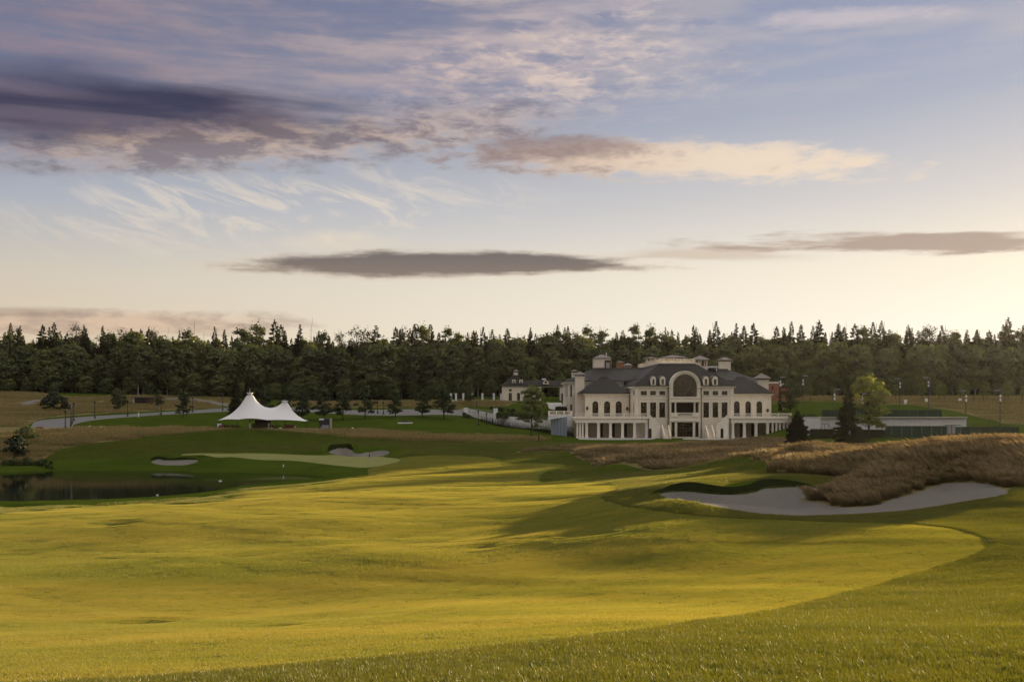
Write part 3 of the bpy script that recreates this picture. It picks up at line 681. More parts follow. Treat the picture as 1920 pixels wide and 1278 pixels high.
def balustrade(parent, x0, x1, y, z, h=1.0, pier=3.2, step=0.30, first='balustrade', mat='limestone_trim'):
    mb = MB(); mb.box(x0, x1, y-0.16, y+0.16, z, z+0.18); mb.box(x0, x1, y-0.17, y+0.17, z+h-0.16, z+h)
    n_ = max(1, round((x1-x0)/pier)); ps = [x0+0.2+(x1-x0-0.4)*i/n_ for i in range(n_+1)]
    for p in ps: mb.box(p-0.2, p+0.2, y-0.19, y+0.19, z+0.004, z+h+0.05)
    o = mb.build(first, mat, parent)
    b = MB()
    for a, c in zip(ps, ps[1:]):
        m_ = max(2, int((c-a-0.5)/step))
        for i in range(m_):
            x = a+0.3+(c-a-0.6)*(i+0.5)/m_; b.lathe(x, y, [(0.06,z+0.18),(0.10,z+0.34),(0.05,z+0.6),(0.07,z+h-0.16)], 6)
    if b.v: q = b.build('balusters', mat, o); q['kind'] = 'stuff'
    return o
def column(parent, x, y, z0, z1, w=0.30, name='column'):
    mb = MB(); mb.box(x-w*1.35, x+w*1.35, y-w*1.35, y+w*1.35, z0, z0+0.30); mb.frus((x-w*1.15,x+w*1.15,y-w*1.15,y+w*1.15), z0+0.30, (x-w,x+w,y-w,y+w), z0+0.42)
    mb.frus((x-w,x+w,y-w,y+w), z0+0.42, (x-w*0.9,x+w*0.9,y-w*0.9,y+w*0.9), z1-0.38); mb.box(x-w*1.1, x+w*1.1, y-w*1.1, y+w*1.1, z1-0.38, z1-0.22); mb.box(x-w*1.3, x+w*1.3, y-w*1.3, y+w*1.3, z1-0.22, z1)
    return mb.build(name, 'limestone_trim', parent)
def hip(mb, x0, x1, y0, y1, z0, tx0, tx1, ty0, ty1, z1, th=0.12):
    mb.box(x0, x1, y0, y1, z0-th, z0); mb.frus((x0,x1,y0,y1), z0, (tx0,tx1,ty0,ty1), z1)
def chimney(parent, x0, x1, y0, y1, z0, z1, capout=0.45, caph=0.7, name='chimney', body='limestone'):
    mb = MB(); mb.box(x0, x1, y0, y1, z0, z1); mb.box(x0-0.12, x1+0.12, y0-0.12, y1+0.12, z1-0.25, z1-0.02)
    o = mb.build(name, body, parent)
    c = MB(); gap = 0.35
    for x, y in ((x0+.12,y0+.12),(x1-.12,y0+.12),(x0+.12,y1-.12),(x1-.12,y1-.12)): c.box(x-.1, x+.1, y-.1, y+.1, z1, z1+gap)
    cx_, cy_ = (x0+x1)/2, (y0+y1)/2
    c.frus((x0-capout,x1+capout,y0-capout,y1+capout), z1+gap, (x0-capout,x1+capout,y0-capout,y1+capout), z1+gap+0.1)
    c.frus((x0-capout,x1+capout,y0-capout,y1+capout), z1+gap+0.1, (cx_-.15,cx_+.15,cy_-.15,cy_+.15), z1+gap+caph)
    c.build('chimney_cap', 'copper_roof', o); return o

YM, YB, YT, YW, YR = 231.5, 230.0, 228.5, 242.0, 256.0     # main front, centre bay, terrace front, wing fronts, rear block
LZ = lambda x: 1060 + x/7.1                                   # reading off an enlarged survey picture
RZ = lambda x: 1280 + x/7.1
VZ_ = lambda y: 650 + y/7.1
man = thing('mansion', 'grand cream stone mansion with dark slate hipped roofs, arched centre window and balustraded terraces', 'mansion', (40.0, 231.5, 0.0))
ZT = 4.75                                                   # terrace floor
# --- main block
XL, XR = 28.77, 51.5; ZE = 12.05
mb = MB(); holes = []
wins = []
for a, b in ((1003,1085),(1128,1208),(1250,1330)): wins.append((X_(LZ(a),YM), X_(LZ(b),YM)))
for a, b in ((275,352),(397,473),(518,597)): wins.append((X_(RZ(a),YM), X_(RZ(b),YM)))
for a, b in wins: holes += [(a, b, ZT+0.02, 8.3, False), (a, b, 9.95, 10.95, False)]
BX0, BX1 = X_(1256, YB), X_(1313, YB)
cxb = (BX0+BX1)/2; r_out, r_in = 3.52, 2.76
holes += [(BX0+0.2, BX1-0.2, 0.3, 3.75, False), (BX0+0.2, BX1-0.2, 4.86, 8.35, False), (BX0+0.3, BX1-0.3, 9.5, ZE-0.02, False)]
wall_holes(mb, XL, XR, 0.0, ZE, YM, holes)
mb.poly([(XL,YM,0),(XL,290,0),(XL,290,ZE),(XL,YM,ZE)]); mb.poly([(XR,YM,0),(XR,290,0),(XR,290,ZE),(XR,YM,ZE)])
mb.poly([(XL,290,0),(XR,290,0),(XR,290,ZE),(XL,290,ZE)])
mb.build('wall', 'limestone', man)
for a, b in wins:
    window(man, a, b, ZT+0.02, 8.3, False, YM, 2, 5); window(man, a, b, 9.95, 10.95, False, YM, 2, 1)
    for z0, z1 in ((ZT+0.02, 8.3), (9.95, 10.95)):           # raised surrounds and sills
        t = MB(); t.box(a-0.2, a-0.002, YM-0.08, YM-0.002, z0, z1); t.box(b+0.002, b+0.2, YM-0.08, YM-0.002, z0, z1); t.box(a-0.28, b+0.28, YM-0.12, YM-0.002, z1+0.002, z1+0.22)
        t.build('window_surround', 'limestone_trim', man)
    MB().box(a-0.25, b+0.25, YM-0.14, YM-0.002, 9.76, 9.94).build('window_sill', 'limestone_trim', man)
tr = MB(); cornice(tr, XL, BX0-0.05, YM, ZE-0.55, 0.55, 0.5); tr.build('cornice', 'limestone_trim', man)
tr = MB(); cornice(tr, BX1+0.05, XR, YM, ZE-0.55, 0.55, 0.5); tr.build('cornice', 'limestone_trim', man)
tr = MB(); tr.box(XL-0.5, XL-0.003, YM+0.65, 290, ZE-0.40, ZE-0.004); tr.build('cornice', 'limestone_trim', man)
for a, b in ((XL-0.06, BX0-0.02), (BX1+0.02, XR+0.06)): MB().box(a, b, YM-0.07, YM-0.003, 9.1, 9.4).build('string_course', 'limestone_trim', man)
for sx in (XL, XR-0.7): 
    q = MB(); q.box(sx, sx+0.7, YM-0.1, YM-0.004, 0.0, 9.09); q.box(sx, sx+0.7, YM-0.1, YM-0.004, 9.41, ZE-0.56); q.build('corner_pilaster', 'limestone_trim', man)
# --- main roof with its deck
rf = MB(); DX0, DX1, DY0, DY1, ZD = 35.3, 44.0, 239.0, 284.0, 17.55
hip(rf, XL-0.6, XR+0.6, YM-0.6, 290.6, ZE+0.12, DX0, DX1, DY0, DY1, ZD)
rf.build('roof', 'slate', man)
mb = MB(); mb.box(DX0-0.05, DX1+0.05, DY0-0.05, DY1, ZD+0.004, ZD+0.2); mb.build('roof_deck', 'limestone_trim', man)
balustrade(man, DX0+0.05, DX1-0.05, DY0+0.2, ZD+0.2, 0.95, 2.2, 0.26)
ls = MB(); bb = MB()
for i in range(9):
    y0 = DY0+0.6+i*4.9; ls.box(DX0+0.02, DX0+0.42, y0, y0+0.42, ZD+0.204, ZD+1.2)
    if i < 8:
        ls.box(DX0+0.08, DX0+0.36, y0+0.42, y0+4.9, ZD+0.204, ZD+0.36); ls.box(DX0+0.06, DX0+0.38, y0+0.42, y0+4.9, ZD+1.0, ZD+1.15)
        for k in range(12): bb.lathe(DX0+0.22, y0+0.7+k*0.37, [(0.06,ZD+.36),(0.1,ZD+.5),(0.05,ZD+.8),(0.07,ZD+1.0)], 6)
o = ls.build('balustrade', 'limestone_trim', man); q = bb.build('balusters', 'limestone_trim', o); q['kind'] = 'stuff'
# snow guards: two rows of small studs on the left slope
sg = MB()
for row, t in enumerate((0.28, 0.86)):
    for i in range(26):
        y = 236+t*6 + i*1.8; x = (XL-0.6)+(DX0-XL+0.6)*t; z = ZE+0.12+(ZD-ZE-0.12)*t; sg.box(x-0.1, x+0.1, y, y+0.28, z-0.02, z+0.16)
q = sg.build('snow_guards', 'lead_pipe', man); q['kind'] = 'stuff'
# --- dormers
for xa, xb, dy in ((LZ(1140),LZ(1205),0),(LZ(1262),LZ(1330),0),(RZ(276),RZ(346),2),(RZ(398),RZ(468),2)):
    Yd = 231.12; x0, x1 = X_(xa, Yd), X_(xb, Yd); z0, z1 = Z_(722, Yd), Z_(705, Yd); w_ = x1-x0; r = w_/2; cxm = (x0+x1)/2
    hw = (x0+0.30, x1-0.30, Z_(720.5, Yd), Z_(710.5, Yd), False)
    d = MB(); wall_holes(d, x0, x1, z0, z1-r+0.02, Yd, [hw], 0.2)
    N = 10; arc = [(cxm+r*math.cos(math.pi*i/N), z1-r+0.02+r*math.sin(math.pi*i/N)) for i in range(N+1)]
    d.poly([(x,Yd,z) for x, z in arc])
    run = 4.2
    d.poly([(x0,Yd,z0),(x0,Yd,z1-r+0.02),(x0,Yd+run,z1-r+0.02)]); d.poly([(x1,Yd,z0),(x1,Yd,z1-r+0.02),(x1,Yd+run,z1-r+0.02)])
    do = d.build('dormer', 'limestone_trim', man)
    rr = MB()
    arc2 = [(cxm+(r+0.12)*math.cos(math.pi*i/N), z1-r+0.02+(r+0.12)*math.sin(math.pi*i/N)) for i in range(N+1)]
    for (a, c), (b, e) in zip(arc2, arc2[1:]): rr.poly([(a,Yd-0.1,c),(b,Yd-0.1,e),(b,Yd+run+1.2,e),(a,Yd+run+1.2,c)])
    rr.build('dormer_roof', 'copper_roof', do)
    g = MB(); g.box(hw[0]-0.002, hw[1]+0.002, Yd+0.12, Yd+0.16, hw[2]-0.002, hw[3]+0.002); g.build('dormer_window', 'window_glass', do)
# --- centre bay: arch window over a loggia over a glazed ground floor
mb = MB(); zs = 12.05
wall_h = [(cxb-r_in, cxb+r_in, 9.6, zs+r_in, True), (X_(1258.6,YB), X_(1277.5-11,YB)-0.02, 4.92, 8.25, False), (X_(1268.8,YB), X_(1294.6,YB), 4.92, 8.25, False), (X_(1297.6,YB), X_(1305.4,YB), 4.92, 8.25, False)]
lx = [BX0+0.35, BX0+1.15, BX0+1.45, BX1-1.45, BX1-1.15, BX1-0.35]
wall_h = [(cxb-r_in, cxb+r_in, 9.6, zs+r_in, True), (lx[0], lx[1], 4.92, 8.25, False), (lx[2], lx[3], 4.92, 8.25, False), (lx[4], lx[5], 4.92, 8.25, False),
          (lx[0], lx[1], 0.3, 3.7, False), (lx[2]+0.25, lx[3]-0.25, 0.3, 3.7, False), (lx[4], lx[5], 0.3, 3.7, False)]
zr = zs
wall_holes(mb, BX0, BX1, 0.0, zr, YB, [h for h in wall_h if not h[4]] + [(cxb-r_in, cxb+r_in, 9.6, zr, False)], 0.55)
N = 24                                                       # the arch ring above the springing
for ra, rb, yo, th in ((r_in, r_out-0.36, 0.0, 1.6), (r_out-0.36, r_out, -0.22, 1.8)):
    for i in range(N):
        a, b = math.pi*i/N, math.pi*(i+1)/N
        mb.prism([(cxb+q*math.cos(t), zs+0.004+q*math.sin(t)) for q, t in ((ra,a),(rb,a),(rb,b),(ra,b))], YB+yo, YB+th)
mb.poly([(BX0,YB,0),(BX0,YM+0.05,0),(BX0,YM+0.05,zr),(BX0,YB,zr)]); mb.poly([(BX1,YB,0),(BX1,YM+0.05,0),(BX1,YM+0.05,zr),(BX1,YB,zr)])
mb.build('centre_bay', 'limestone', man)
rb = MB()                                                    # barrel roof running back from the arch into the slope
for i in range(N):
    a, b = math.pi*i/N, math.pi*(i+1)/N; q = r_out-0.15
    rb.poly([(cxb+q*math.cos(a),YB+1.7,zs+q*math.sin(a)),(cxb+q*math.cos(b),YB+1.7,zs+q*math.sin(b)),(cxb+q*math.cos(b),YB+8.5,zs+q*math.sin(b)),(cxb+q*math.cos(a),YB+8.5,zs+q*math.sin(a))])
rb.build('arch_roof', 'slate', man, True)
window(man, cxb-r_in, cxb+r_in, 9.6, zs+r_in, True, YB, 6, 3, 0.11, 0.6, 'arched_window')
for a, b in ((lx[0],lx[1]),(lx[4],lx[5])): window(man, a, b, 0.3, 3.7, False, YB, 2, 5, 0.07, 0.5)
window(man, lx[2]+0.25, lx[3]-0.25, 0.3, 3.7, False, YB, 5, 5, 0.08, 0.5)
lg = MB(); lg.box(BX0+0.1, BX1-0.1, YB+0.56, YB+3.2, 4.86, 4.915); lg.poly([(BX0+0.1,YB+3.2,4.9),(BX1-0.1,YB+3.2,4.9),(BX1-0.1,YB+3.2,8.3),(BX0+0.1,YB+3.2,8.3)])
lg.poly([(BX0+0.1,YB+0.56,8.27),(BX1-0.1,YB+0.56,8.27),(BX1-0.1,YB+3.2,8.3),(BX0+0.1,YB+3.2,8.3)]); lg.build('loggia', 'timber_dark', man)
for x in (lx[1]+0.15, lx[3]+0.15): 
    c = MB(); c.lathe(x, YB-0.05, [(0.24,4.92),(0.24,5.06),(0.17,5.12),(0.15,8.0),(0.24,8.08),(0.24,8.24)], 10); c.build('column', 'limestone_trim', man)
balustrade(man, lx[0], lx[1], YB+0.1, 4.93, 0.95, 9, 0.22); balustrade(man, lx[2], lx[3], YB+0.1, 4.93, 0.95, 9, 0.24); balustrade(man, lx[4], lx[5], YB+0.1, 4.93, 0.95, 9, 0.22)
for a, b, q, z0, z1 in ((BX0-0.12,BX1+0.12,.2,3.95,4.35),(BX0-0.15,BX1+0.15,.24,8.4,8.7),(BX0-0.12,BX1+0.12,.15,9.25,9.56),(BX0-0.15,cxb-r_in-0.02,.25,zs-0.3,zs),(cxb+r_in+0.02,BX1+0.15,.25,zs-0.3,zs)):
    MB().box(a, b, YB-q, YB-0.003, z0, z1).build('moulding', 'limestone_trim', man)
# --- wings
XA, XB_ = X_(1097, YW), X_(1446, YW); ZEW = 10.35
for side in (0, 1):
    x0, x1 = (XA, XL-0.003) if side == 0 else (XR+0.003, XB_)
    mb = MB(); hs = []
    wl = ((360,440),(515,597),(670,752)) if side == 0 else ((683,760),(835,910),(983,1060))
    for a, b in wl:
        fx = LZ if side == 0 else RZ
        hs.append((X_(fx(a),YW), X_(fx(b),YW), ZT+0.03, 8.55, True))
    wall_holes(mb, x0, x1, 0.0, ZEW, YW, hs); mb.poly([(x0,YW,0),(x0,YR+2,0),(x0,YR+2,ZEW),(x0,YW,ZEW)]); mb.poly([(x1,YW,0),(x1,YR+2,0),(x1,YR+2,ZEW),(x1,YW,ZEW)])
    mb.build('wing_wall', 'limestone', man)
    for h in hs:
        window(man, h[0], h[1], h[2], h[3], True, YW, 2, 4, 0.10)
        t = MB(); r = (h[1]-h[0])/2; c_ = (h[0]+h[1])/2
        for i in range(12):
            a, b = math.pi*i/12, math.pi*(i+1)/12
            t.prism([(c_+q*math.cos(s_), h[3]-r+q*math.sin(s_)) for q, s_ in ((r+0.01,a),(r+0.24,a),(r+0.24,b),(r+0.01,b))], YW-0.07, YW-0.003)
        t.build('arch_moulding', 'limestone_trim', man)
    tr = MB(); cornice(tr, x0 if side == 0 else x0+0.6, x1 if side else x1-0.6, YW, ZEW-0.6, 0.6, 0.55, YR); tr.build('cornice', 'limestone_trim', man)
    rf = MB()
    if side == 0: hip(rf, X_(1084,YW), XL-0.02, YW-0.8, YR+3, ZEW+0.13, 22.2, 23.8, 248.6, 250.2, 14.5)
    else: hip(rf, XR+0.02, X_(1447.6,YW)+0.35, YW-0.8, YR+3, ZEW+0.13, 56.6, 58.2, 248.6, 250.2, 14.5)
    rf.build('wing_roof', 'slate', man)
    cap = MB(); cxm = 23.0 if side == 0 else 57.4; cap.box(cxm-1.0, cxm+1.0, 248.4, 250.4, 14.42, 14.62); cap.build('roof_cap', 'copper_roof', man)
sw = MB(); sw.box(XA-0.06, XA-0.003, 245.0, 246.0, ZT+0.1, 8.4); sw.build('side_window', 'window_glass', man)
sw = MB(); sw.box(XL-0.06, XL-0.003, 234.4, 235.4, ZT+0.05, 8.3); sw.build('side_window', 'window_glass', man)
for y in (233.9, 235.2): MB().box(XL-0.06, XL-0.003, y, y+0.7, 10.0, 11.0).build('side_window', 'window_glass', man)
# --- rear block
XC, XD = 14.45, 63.2; ZER = 13.6
mb = MB(); mb.poly([(XC,YR,0),(XL-0.01,YR,0),(XL-0.01,YR,ZER),(XC,YR,ZER)]); mb.poly([(XC,YR,0),(XC,282,0),(XC,282,ZER),(XC,YR,ZER)]); mb.build('rear_wall', 'limestone', man)
mb = MB(); mb.poly([(XR+0.01,YR,0),(XD,YR,0),(XD,YR,ZER),(XR+0.01,YR,ZER)])
mb.poly([(XD,YR,0),(XD,282,0),(XD,282,ZER),(XD,YR,ZER)]); mb.build('rear_wall', 'limestone', man)
for a, b in ((XC, XL-0.6), (XR+0.6, XD)): tr = MB(); cornice(tr, a, b, YR, ZER-0.7, 0.7, 0.6); tr.build('cornice', 'limestone_trim', man)
MB().box(XC-0.6, XC-0.003, YR+0.65, 282, ZER-0.5, ZER-0.01).build('cornice', 'limestone_trim', man)
rf = MB(); hip(rf, XC-0.8, XL+4.2, YR-0.8, 283, ZER+0.13, 22.0, XL+6.5, 266.5, 271.5, 17.2); rf.build('rear_roof', 'slate', man)
rf = MB(); hip(rf, XR-4.2, XD+0.8, YR-0.8, 283, ZER+0.13, XR-6.5, 57.6, 266.5, 271.5, 16.9); rf.build('rear_roof', 'slate', man)
for z0, z1, ww in ((9.6,12.6,0.8),(5.0,7.6,0.8)):
    for y in (260.0, 266.0): q = MB(); q.box(XC-0.06, XC-0.003, y, y+ww, z0, z1); q.build('side_window', 'window_glass', man)
    q = MB(); q.box(XC+0.55, XC+0.95, YR-0.05, YR-0.003, z0, z1); q.build('side_window', 'window_glass', man)
for a, b, z in ((21.8, XL+6.4, 17.19), (XR-6.4, 57.8, 16.89)): MB().box(a, b, 266.3, 271.7, z, z+0.21).build('ridge_curb', 'copper_roof', man)
# --- stacks, roof houses and cupolas
def by_px(xa, xb, yt, yb, Y): return X_(xa,Y), X_(xb,Y), Z_(yb,Y), Z_(yt,Y)
x0, x1, z0, z1 = by_px(1079.0, 1095.8, 705.5, 772, 245); chimney(man, x0, x1, 245, 247.2, 0.0, z1, 0.4, 0.9)
x0, x1, z0, z1 = by_px(1072, 1081.4, 698.5, 708, 268); chimney(man, x0, x1, 268, 269.3, 13.0, z1, 0.25, 0.5)
x0, x1, z0, z1 = by_px(1350.4, 1370.2, 677.5, 693, 268); chimney(man, x0, x1, 268, 270.6, 15.5, z1, 0.35, 0.9)
x0, x1, z0, z1 = by_px(1420.2, 1441.2, 712, 738, 246.5); chimney(man, x0, x1, 246.5, 248.8, 10.0, z1, 0.55, 1.2)
def roof_house(xa, xb, yt, yb, Y, dep, roofy, over, name, open_=False, body='limestone'):
    x0, x1, z0, z1 = by_px(xa, xb, yt, yb, Y); z0 -= 0.6
    mb = MB()
    if open_:
        for x in (x0+0.2, (x0+x1)/2, x1-0.2):
            for y in (Y+0.2, Y+dep-0.2): mb.box(x-0.14, x+0.14, y-0.14, y+0.14, z0, z1)
        mb.box(x0, x1, Y, Y+dep, z0-0.003, z0+0.5)
    else: mb.box(x0, x1, Y, Y+dep, z0, z1)
    o = mb.build(name, body, man)
    c = MB(); zt = Z_(roofy, Y+dep/2); cx_, cy_ = (x0+x1)/2, Y+dep/2; ov = over
    c.frus((x0-ov,x1+ov,Y-ov,Y+dep+ov), z1+0.003, (x0-ov,x1+ov,Y-ov,Y+dep+ov), z1+0.15); hw_ = max(0.2, (x1-x0)*0.5-dep*0.5)
    c.frus((x0-ov,x1+ov,Y-ov,Y+dep+ov), z1+0.15, (cx_-hw_,cx_+hw_,cy_-0.2,cy_+0.2), max(zt, z1+0.4)); c.build('cap_roof', 'copper_roof', o); return o
h1 = roof_house(1113.5, 1146.0, 671.8, 691, 267.5, 4.0, 664.8, 0.25, 'roof_house')
q = MB(); x0, x1, z0, z1 = by_px(1133.5, 1145.5, 675, 691, 267.4); q.box(x0, x1, 267.36, 267.46, z0-0.3, z1); q.build('recess', 'timber_dark', h1)
q = MB(); x0, x1, z0, z1 = by_px(1136.5, 1143, 679.5, 690, 267.3); q.box(x0, x1, 267.25, 267.34, z0, z1); q.build('door', 'grey_metal', h1)
q = MB(); x0, x1, z0, z1 = by_px(1136, 1137.4, 661, 666, 269.5); q.box(x0, x1, 269.3, 269.5, z0-0.6, z1); q.build('flue', 'limestone_trim', h1)
roof_house(1157, 1169.5, 679.5, 691, 268, 1.6, 677.5, 0.1, 'roof_vent', False, 'red_brick')
roof_house(1171.5, 1184, 685.5, 690, 270, 2.4, 680.5, 0.4, 'roof_canopy', True)
roof_house(1212, 1230, 671.6, 676, 262, 3.0, 669.0, 0.6, 'roof_pavilion', True)
roof_house(1244, 1284, 670.5, 676, 256, 5.0, 665.8, 0.7, 'roof_pavilion', True)
h2 = roof_house(1301.5, 1327, 674.5, 688, 260, 3.4, 666.8, 0.5, 'roof_pavilion', True)
q = MB(); x0, x1, z0, z1 = by_px(1302, 1312, 679.5, 688, 259.9); q.box(x0, x1, 259.7, 260.1, z0-1.0, z1); q.build('parapet', 'limestone', h2)
q = MB(); x0, x1, z0, z1 = by_px(1308, 1346, 686.2, 690.5, 264); q.box(x0, x1, 264, 268, z0+0.25, z1)
for x in (x0+0.3, (x0+x1)/2, x1-0.3): q.box(x-0.1, x+0.1, 264.3, 264.5, 16.0, z0+0.25)
q.build('roof_awning', 'white_paint', man)
# --- terraces on their colonnades
for side in (0, 1):
    fx = LZ if side == 0 else RZ
    x0, x1 = (X_(1079,YT), X_(LZ(1108),YT)) if side == 0 else (X_(RZ(612),YT), X_(RZ(1450),YT))
    sl = MB(); ye = YW-0.003 if True else 0
    if side == 0: sl.box(x0, XL-0.003, YT, YW-0.003, 4.0, ZT); sl.box(XL+0.003, x1, YT, YM-0.15, 4.0, ZT-0.002)
    else: sl.box(XR+0.003, x1, YT, YW-0.003, 4.0, ZT); sl.box(x0, XR-0.003, YT, YM-0.15, 4.0, ZT-0.002)
    sl.box(x0-0.25, x1+0.25, YT-0.28, YT-0.003, ZT-0.22, ZT+0.03); sl.box(x0-0.08, x1+0.08, YT-0.1, YT-0.003, 3.62, 4.4)
    sl.build('terrace', 'limestone_trim', man)
    balustrade(man, x0, x1, YT+0.05, ZT+0.03, 1.0, 2.75, 0.26)
    cols = [1082.5,1087.5,1092.4,1099.8,1122,1144.5,1167,1189.6,1212.4] if side == 0 else [1373.9,1395.5,1417.3,1439,1448.5,1455.5,1462,1469.5,1476.5,1482.5]
    for p in cols:
        thin = (p < 1096) if side == 0 else (p > 1445)
        column(man, X_(p,YT+0.35), YT+0.36, 0.12, 3.62, 0.20 if thin else 0.30)
    bw = MB(); yb = 232.6 if side == 0 else 232.7
    doors = [(470,500),(622,662),(782,822),(905,925)] if side == 0 else [(762,806),(912,958),(997,1012),(1220,1245),(1320,1345)]
    dh = [(X_(fx(a),yb), X_(fx(b),yb), 0.13, 3.3, False) for a, b in doors]
    xa_, xb_ = (x0+0.1, XL-0.01) if side == 0 else (XR+0.01, x1-0.1)
    dh = [d for d in dh if d[0] > xa_ and d[1] < xb_]
    wall_holes(bw, xa_, xb_, 0.1, 3.99, yb, dh, 0.4); bw.build('arcade_wall', 'arcade_plaster', man)
    for d in dh: 
        g = MB(); g.box(d[0]-0.01, d[1]+0.01, yb+0.3, yb+0.35, d[2], d[3]+0.01); g.build('arcade_door', 'dark_interior', man)
    pl = MB(); pl.box(x0-0.3, x1+0.2, YT-0.5, yb-0.01, 0.0, 0.118); pl.build('plinth', 'paving_stone', man)
    if side == 0:
        s2 = MB(); s2.box(x0, x0+0.35, 233, YR, 0.0, 3.995); s2.build('arcade_wall', 'arcade_plaster', man)
# --- stairs: a flight down the front, a landing, and a short flight towards the lawn
for side in (0, 1):
    m_ = -1.0 if side else 1.0
    xs0 = X_(LZ(1112),YT) if side == 0 else X_(RZ(608),YT)
    land0 = X_(LZ(1262),228) if side == 0 else X_(RZ(450),228); land1 = X_(LZ(1425),227) if side == 0 else X_(RZ(285),227)
    zl = 2.2; y0, y1 = 228.2, 229.9; n_ = 14
    st = MB()
    for i in range(n_):
        a, b = xs0+(land0-xs0)*i/n_, xs0+(land0-xs0)*(i+1)/n_; z = ZT-(ZT-zl)*(i+1)/n_
        st.box(min(a,b), max(a,b), y0+0.3, y1, 0.0, z)
    lx0, lx1 = min(land0,land1), max(land0,land1)
    st.box(lx0, lx1, y0+0.3, y1-0.004, 0.0, zl)
    fx0, fx1 = (X_(LZ(1318),226), X_(LZ(1385),226)) if side == 0 else (X_(RZ(340),226), X_(RZ(405),226))
    for i in range(10): st.box(fx0, fx1, y0+0.296-(i+1)*0.32, y0+0.296-i*0.32, 0.0, zl-(i+1)*zl/11)
    so = st.build('staircase', 'limestone', man)
    pw2 = MB()                                               # sloping parapet of the long flight
    q = [(xs0,0.0),(xs0,ZT+0.95),(land0,zl+0.95),(land0,0.0)]
    dw = X_(LZ(1108),228), X_(LZ(1152),228)
    pw2.prism(q if side == 0 else q[::-1], y0, y0+0.29)
    for xe in (fx0-0.27, fx1+0.02):                          # raking side walls of the short flight
        pts_ = [(y0-0.003,0.0),(y0-0.003,zl+0.9),(y0-3.3,0.75),(y0-3.3,0.0)]; k = len(pw2.v)
        pw2.v += [(xe,y,z) for y, z in pts_] + [(xe+0.25,y,z) for y, z in pts_]
        pw2.f += [(k,k+1,k+2,k+3),(k+7,k+6,k+5,k+4)] + [(k+i, k+(i+1)%4, k+4+(i+1)%4, k+4+i) for i in range(4)]
    pw2.build('stair_parapet', 'limestone_trim', so)
    dx0, dx1 = (X_(LZ(1110),228), X_(LZ(1150),228)) if side == 0 else (X_(RZ(506),228), X_(RZ(545),228))
    ad = MB(); r = (dx1-dx0)/2; c_ = (dx0+dx1)/2
    ad.poly([(dx0,y0-0.03,0.12),(dx1,y0-0.03,0.12)] + [(c_+r*math.cos(math.pi*i/10), y0-0.03, 2.35-r+r*math.sin(math.pi*i/10)) for i in range(11)]); ad.build('cellar_door', 'dark_interior', so)
# --- rainwater pipes and wall lanterns
for x, y, z0, z1 in ((X_(LZ(1366),YM),YM-0.2,0.1,ZE-0.6),(X_(RZ(246),YM),YM-0.2,0.1,ZE-0.6),(X_(LZ(868),YW)-0.3,YW-0.2,ZT,ZEW-0.6),(X_(LZ(1104),YT),YT-0.35,0.1,4.3),(X_(RZ(628),YT),YT-0.35,0.1,4.3)):
    q = MB(); q.tube((x,y,z0),(x,y,z1),0.09); q.box(x-0.16, x+0.16, y-0.12, y+0.12, z1, z1+0.3); q.build('rainwater_pipe', 'lead_pipe', man)
for px, py, Y in ((LZ(291),VZ_(822),YW),(LZ(822),VZ_(828),YW),(RZ(1127),VZ_(850),YW)):
    q = MB(); x, z = X_(px,Y), Z_(py,Y); q.frus((x-.2,x+.2,Y-.5,Y-.15), z-.3, (x-.28,x+.28,Y-.58,Y-.07), z+.25); q.frus((x-.32,x+.32,Y-.6,Y-.05), z+.26, (x-.05,x+.05,Y-.35,Y-.3), z+.55); q.box(x-.05, x+.05, Y-.2, Y-.003, z+.1, z+.18); q.build('wall_lantern', 'black_metal', man)
pv = MB(); pv.box(12.5, 63.5, 222.6, 227.95, -0.4, 0.06); o = pv.build('pavement', 'paving_stone'); o['kind'] = 'structure'
# ------------------------------------------------------------------ scatter helper (grass, forest depth): one object, geometry nodes instancing
def quad_mesh(name, Q, mats, mat_idx=None, attr=None):
    """mesh of separate polygons Q (N,k,3); attr = (name, per-vertex values (N,k))"""
    N, k, _ = Q.shape; me = bpy.data.meshes.new(name)
    me.vertices.add(N*k); me.vertices.foreach_set('co', Q.reshape(-1).astype(np.float32))
    me.loops.add(N*k); me.loops.foreach_set('vertex_index', np.arange(N*k, dtype=np.int32))
    me.polygons.add(N); me.polygons.foreach_set('loop_start', np.arange(0, N*k, k, dtype=np.int32)); me.polygons.foreach_set('loop_total', np.full(N, k, dtype=np.int32))
    for m_ in mats: me.materials.append(MATS[m_])
    if mat_idx is not None: me.polygons.foreach_set('material_index', mat_idx.astype(np.int32))
    if attr is not None:
        a = me.attributes.new(attr[0], 'FLOAT', 'POINT'); a.data.foreach_set('value', attr[1].reshape(-1).astype(np.float32))
    me.update(); me.validate(); return me
